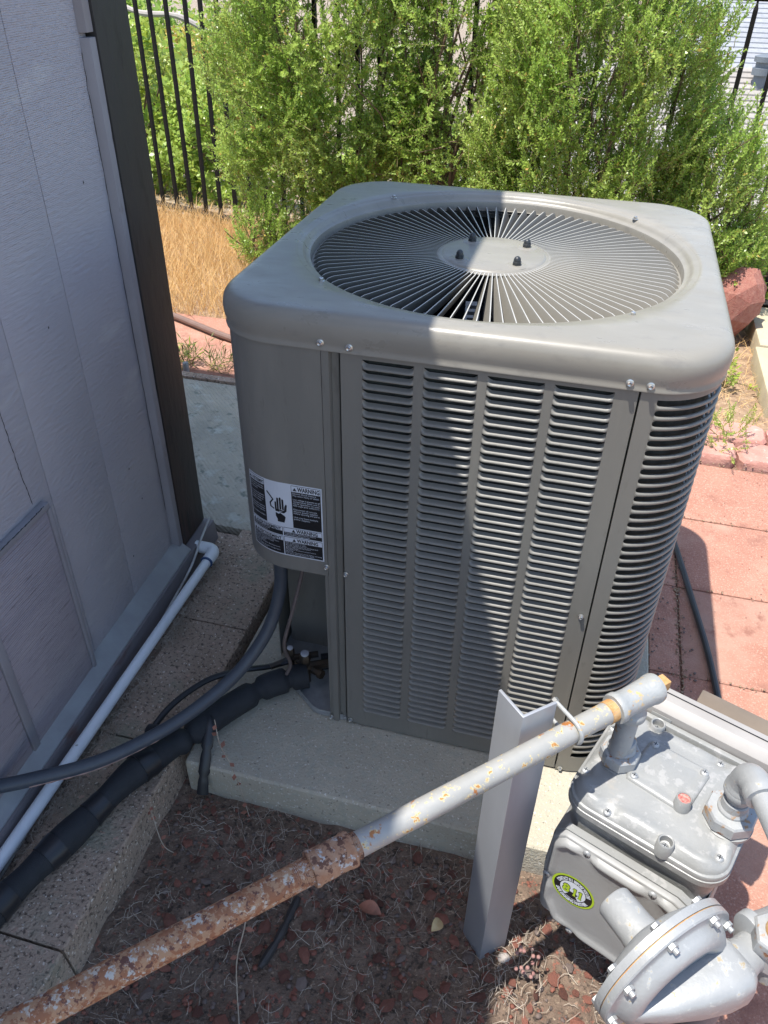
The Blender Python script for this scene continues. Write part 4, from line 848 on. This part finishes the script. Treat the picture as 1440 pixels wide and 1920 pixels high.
def fibres(n, x0, x1, y0, y1, z, name, label, m='fibre', L0=.045, w_=.00045, test=None, mask=None):
    K = 7; P0 = []
    while len(P0) < n:
        x, y_ = rng.uniform(x0, x1), rng.uniform(y0, y1)
        if mn.noise(Vector((x * 7, y_ * 7, 5))) + rng.uniform(-.25, .35) > 0: P0.append((x, y_))
    P0 = np.array(P0); a = rng.uniform(0, 6.28, n); kap = rng.normal(0, 28, n); L_ = L0 * rng.uniform(.4, 1.5, n); V = np.zeros((n, 2 * K, 3)); x, y_ = P0[:, 0].copy(), P0[:, 1].copy(); zz = z + rng.uniform(0, .012, n)
    for k in range(K):
        t = k / (K - 1); hz = zz + .012 * np.sin(t * pi) * rng.random(1)
        nx, ny = -np.sin(a), np.cos(a); V[:, 2 * k] = np.stack([x + nx * w_, y_ + ny * w_, hz], 1); V[:, 2 * k + 1] = np.stack([x - nx * w_, y_ - ny * w_, hz + .0004], 1)
        x = x + np.cos(a) * L_ / K; y_ = y_ + np.sin(a) * L_ / K; a = a + kap * L_ / K
    Fc = (np.array([[2 * k, 2 * k + 1, 2 * k + 3, 2 * k + 2] for k in range(K - 1)])[None] + (np.arange(n) * 2 * K)[:, None, None]).reshape(-1, 4)
    return tag(link(name, npmesh(name, V, Fc, [m])), label, 'litter', None, 'stuff')
fibres(2000, -.5, .6, -1.7, -.63, -.094, 'dry_rootlets', 'tangled thin dry rootlets over the soil bed')
fibres(750, .2, .55, -1.3, -.64, -.092, 'straw_bits', 'pale straw bits on the sunlit soil below the meter', 'fibre', .028, .0005)
fibres(1100, -.724, -.695, -1.6, .05, .0, 'needle_litter', 'dry needles caught between the white pipe and the kerb', 'fibre', .04)
# stones
def rock(seed, flat=.6, sub=1, j=.35):
    bm = bmesh.new(); bmesh.ops.create_icosphere(bm, subdivisions=sub, radius=1); r = random.Random(seed); sx, sy = r.uniform(.8, 1.25), r.uniform(.7, 1.1)
    for v in bm.verts:
        k = 1 + r.uniform(-j, j * .6); v.co = Vector((v.co.x * k * sx, v.co.y * k * sy, v.co.z * k * flat))
    me = bpy.data.meshes.new('stone'); bm.to_mesh(me); bm.free(); return me
RK = [rock(k, .5) for k in range(8)]
def rnp(me): return np.array([v.co[:] for v in me.vertices]), np.array([p.vertices[:] for p in me.polygons])
def pebbles(n, reg, size, m, name, label):
    Vs, Fs = [], []; o = 0
    for i in range(n):
        V, Fc = rnp(RK[i % 8]) if i < 8 else cache[i % 8]; 
        if i < 8: cache[i] = (V, Fc)
        a = rng.uniform(0, 6.28); s = size * rng.uniform(.4, 1.3); c, s_ = math.cos(a), math.sin(a); x, y_ = reg()
        Rz = np.array([[c, -s_, 0], [s_, c, 0], [0, 0, 1]]); Vs.append((V * s) @ Rz.T + np.array([x, y_, -.094])); Fs.append(Fc + o); o += len(V)
    return tag(link(name, npmesh(name, np.concatenate(Vs), np.concatenate(Fs), [m])), label, 'gravel', None, 'stuff')
cache = {}
reg = lambda: (rng.uniform(-.5, .5), rng.uniform(-1.5, -.64))
pebbles(900, reg, .006, 'chip', 'red_gravel', 'small crumbs of red lava rock scattered in the soil')
pebbles(1000, reg, .0055, 'gchip', 'grey_gravel', 'small dark crumbs and grit in the soil')
for me in RK: me.materials.append(M['chip'])
RG_ = [m.copy() for m in RK]
for me in RG_: me.materials.clear(); me.materials.append(M['gchip'])
placed = []
for i in range(270):
    for _ in range(40):
        x, y_ = rng.uniform(-.46, .42), rng.uniform(-1.3, -.655); s = rng.uniform(.007, .016) if i > 70 else rng.uniform(.012, .02)
        if all(math.hypot(x - a, y_ - b) > s + c for a, b, c in placed): break
    placed.append((x, y_, s)); grey = i % 5 == 4
    o = link('lava_rock' if not grey else 'grey_pebble', (RG_ if grey else RK)[i % 8], None, (x, y_, -.089), (random.uniform(-.3, .3), random.uniform(-.3, .3), random.uniform(0, 6)))
    o.scale = (s, s * random.uniform(.7, 1), s * random.uniform(.7, 1.1))
    if grey: tag(o, 'dark grey angular pebble lying in the soil bed', 'stone', 'grey pebbles in the soil bed')
    else: tag(o, 'reddish brown lava rock chip lying in the soil bed', 'stone', 'red lava rock chips in the soil bed')
def jreg():
    k = rng.random()
    if k < .45: return (rng.normal(.585, .006), rng.uniform(-.5, 1.05))
    if k < .9: return (rng.uniform(.5, 1.2), .33 + .355 * rng.integers(-4, 3) + rng.normal(0, .005))
    return (rng.uniform(.5, 1.3), 1.05 + rng.normal(0, .012))
def on_top(o, z):
    o.location.z = z; return o
on_top(pebbles(900, jreg, .0032, 'litter', 'joint_grit', 'sandy grit and crumbs gathered in the paver joints'), .067)
on_top(pebbles(90, lambda: (rng.uniform(.5, .62), rng.uniform(-.1, .55)), .0035, 'gchip', 'shade_grit', 'dark crumbs by the hose beside the air conditioner'), .067)
on_top(pebbles(160, lambda: (rng.uniform(.6, 1.3), rng.uniform(.2, 1.05)), .0018, 'chip', 'paver_crumbs', 'tiny crumbs scattered on the red pavers'), .066)
# individual soil finds
def leafobj(name, m, label, cat, loc, ln, wd_, rz, fold=.35, tilt=0.):
    L = []
    for k in range(9):
        t = k / 8; w_ = wd_ * math.sin(pi * min(1, t * 1.0)) ** .8 + .0004; z = .008 * math.sin(t * pi) 
        L.append([(t * ln, -w_, z + fold * w_), (t * ln, 0, z), (t * ln, w_, z + fold * w_), (t * ln, 0, z - .0006)])
    o = MB().loops(L).build(name, m, None, loc, rot=(tilt, -.08, rz), ang=80); return tag(o, label, cat)
leafobj('dead_leaf', 'deadleaf', 'oval reddish dead leaf lying on the soil below the pipe', 'leaf', (-.052, -.79, -.082), .05, .014, rad(-8))
leafobj('seed_pod', 'pod', 'split pale tan seed pod on the soil left of the post', 'pod', (.10, -.80, -.085), .03, .011, rad(70), .9, .4)
tag(MB().tube(spline([(-.175, -.805, -.085), (-.18, -.86, -.083), (-.186, -.90, -.083), (-.20, -.95, -.088)], 5), [.006, .0085, .009, .009, .0085] * 3 + [.005], 8).build('dark_stick', 'dtrim'), 'dark rotten stick under the rusty pipe', 'stick')
def stemobj(name, label, pts_, r, leaves, m='deadleaf', cat='dry stem'):
    T = thing(name, label, cat, pts_[0]); b0 = Vector(pts_[0]); P_ = [Vector(p) - b0 for p in spline(pts_, 5)]
    MB().tube(P_, r, 5).build('stem', 'fibre', T)
    for k in range(leaves):
        q = P_[int((k + .7) / leaves * (len(P_) - 1))]; l = MB(); a = random.uniform(0, 6.28); d = Vector((math.cos(a), math.sin(a), random.uniform(-.3, .6))) * random.uniform(.008, .018); s = d.cross(Vector((0, 0, 1))).normalized() * .005
        l.loops([[q, q + d * .5 + s, q + d, q + d * .5 - s], [v + Vector((0, 0, .0006)) for v in (q, q + d * .5 + s, q + d, q + d * .5 - s)]]); l.build('leaf', m, T, smooth=False)
    return T
stemobj('dry_stem', 'thin dry weed stem with curled brown leaves in front of the concrete pad', [(-.345, -.655, -.095), (-.352, -.66, .0), (-.375, -.65, .08), (-.385, -.66, .15), (-.40, -.64, .2)], .0011, 9)
stemobj('dry_stem', 'thin dry forked stem rising beside the aggregate kerb', [(-.46, -.78, -.095), (-.47, -.80, -.03), (-.485, -.79, .05), (-.48, -.80, .10)], .0011, 6)
stemobj('dry_stem', 'long pale dry stem standing in the soil under the rusty pipe', [(-.20, -1.05, -.095), (-.215, -1.0, .02), (-.205, -.97, .10), (-.2, -.95, .16)], .0012, 4)
pw = stemobj('pink_weed', 'small dry weed with pale pink seed heads in the sunny soil by the post', [(.275, -.84, -.095), (.278, -.838, -.05), (.29, -.835, -.01), (.288, -.838, .03)], .001, 0)
for k in range(15):
    q = Vector((rng.normal(.008, .014), rng.normal(.0, .012), rng.uniform(.02, .13))); d = .004
    MB().lathe(q, (0, 0, 1), [(.001, 0), (.004, .0025), (.0035, .005), (.001, .007)], 6).build('seed_head', 'pinkw', pw)
for k, (x, y_, s, lb) in enumerate([(.245, -.81, .013, 'pale round stone at the foot of the angle iron post'), (-.155, -.70, .006, 'small white shell chip below the concrete pad')]):
    o = link('pale_stone', rock(50 + k, .7, 2, .12), None, (x, y_, -.09)); o.data.materials.append(M['stone']); o.scale = (s, s, s); tag(o, lb, 'stone')
# red sandstone rocks
for k, (x, y_, z, s, lb) in enumerate([(.86, 2.27, .1, (.11, .12, .2), 'red sandstone rock nearest the yellow slabs'), (.76, 2.42, .1, (.11, .1, .22), 'red sandstone rock behind, half hidden by the air conditioner'), ]):
    me = rock(70 + k, 1, 2, .2); me.materials.append(M['redrock']); o = link('sandstone_rock', me, None, (x, y_, z), (.2, .25, .6 * k)); o.scale = s; tag(o, lb, 'rock', 'red sandstone rocks')
# weeds
def weed(label, x, y_, z, n, h, tm, sc, mats, nm='weed'):
    T = thing(nm, label, 'weed', (x, y_, z)); P_ = rng.normal(0, h * .28, (n, 3)); P_[:, 2] = np.abs(P_[:, 2]) * .8; D = P_ * 3 + rng.normal(0, .5, (n, 3)) + np.array([0, 0, .5])
    link('leaves', scatter(P_, D, np.full(n, sc) * rng.uniform(.7, 1.2, n), tm, 0, mats, 'leaves'), T)
    st = MB()
    for k in range(6): q = P_[k]; st.tube([(0, 0, -.02), (q[0] * .5, q[1] * .5, q[2] * .7), tuple(q)], .0018, 5)
    st.build('stems', 'twig', T)
weed('leafy green weed in the paver joint beside the pink edging', .77, 1.16, -.02, 46, .22, TB, .6, ('leafA', 'twig', 'leafC'))
weed('low green weed on the litter behind the edging blocks', .83, 1.75, -.04, 12, .12, TC, .5, ('leafC', 'twig', 'leafA'))
TW = [sprig(9, .07, .05, .0045, 1.2, 60 + k) for k in range(4)]
weed('spiky green weed at the end of the grey slab', -1.42, 1.25, -.03, 22, .1, TW, 1., ('weed', 'twig', 'leafC'))
weed('smaller spiky weed on the back path near the unit', -1.27, 1.24, -.03, 18, .09, TW, .9, ('weed', 'twig', 'leafC'))
tag(MB().lathe((-1.385, 1.175, -.04), (0, 0, 1), [(.013, 0), (.013, .055), (.011, .06), (.002, .061)], 14).build('pipe_cap', 'galv'), 'short grey capped pipe stub among the weeds', 'pipe stub')

# ------------------------------------------------------------------ houses below the slope
def far_house(label, x0, x1, y0, y1, ze, zr, m, group='houses down the slope', rows=26):
    T = thing('neighbour_house', label, 'house', ((x0 + x1) / 2, y0, ze - 2.6)); cx, bz = (x0 + x1) / 2, ze - 2.6; w_ = (x1 - x0) / 2; ym = (y0 + y1) / 2 - y0
    MB().box(-w_ + .3, w_ - .3, .35, y1 - y0 - .35, -6, 2.55).build('wall', 'wwall', T)
    R0 = MB(); R0.loops([[(x, 0, 2.6), (x, ym, zr - bz), (x, y1 - y0, 2.6), (x, y1 - y0, 2.5), (x, 0, 2.5)] for x in (-w_, w_)]); RF = R0.build('roof', m, T, smooth=False)
    sl_ = math.hypot(ym, zr - ze); dy, dz = ym / rows, (zr - ze) / rows; al = math.atan2(zr - ze, ym)
    sm = MB()
    # courses of shingle tabs as low wedges
    sm.loops([[(x, 0, .03), (x, dy, dz + .012), (x, dy, dz), (x, 0, 0)] for x in (-w_, w_)])
    o = sm.build('shingle_course', m, RF, (0, 0, 2.605), smooth=False)
    for k in range(1, rows): link('shingle_course', o.data, RF, (0, dy * k, 2.605 + dz * k))
    MB().box(-w_, w_, -.05, .0, 2.47, 2.61).build('gutter', 'wwall', T)
    return T
h1 = far_house('pale shingled house just below the slope behind the right bush', -1.5, 7., 8.2, 12.4, -1.15, .15, 'shingle')
vp = MB().lathe((0, 0, 0), (0, 0, 1), [(.075, 0), (.075, .22), (.11, .225), (.11, .3), (.085, .305), (.085, .36), (.115, .365), (.115, .42), (.05, .44)], 18).build('roof_vent', 'vent', None, (-.95, 1.85, 3.65)); vp.parent = h1
h2 = far_house('grey roofed house farther down behind the pale one', 1.2, 12., 15., 21., -.4, 1.3, 'shingleg')
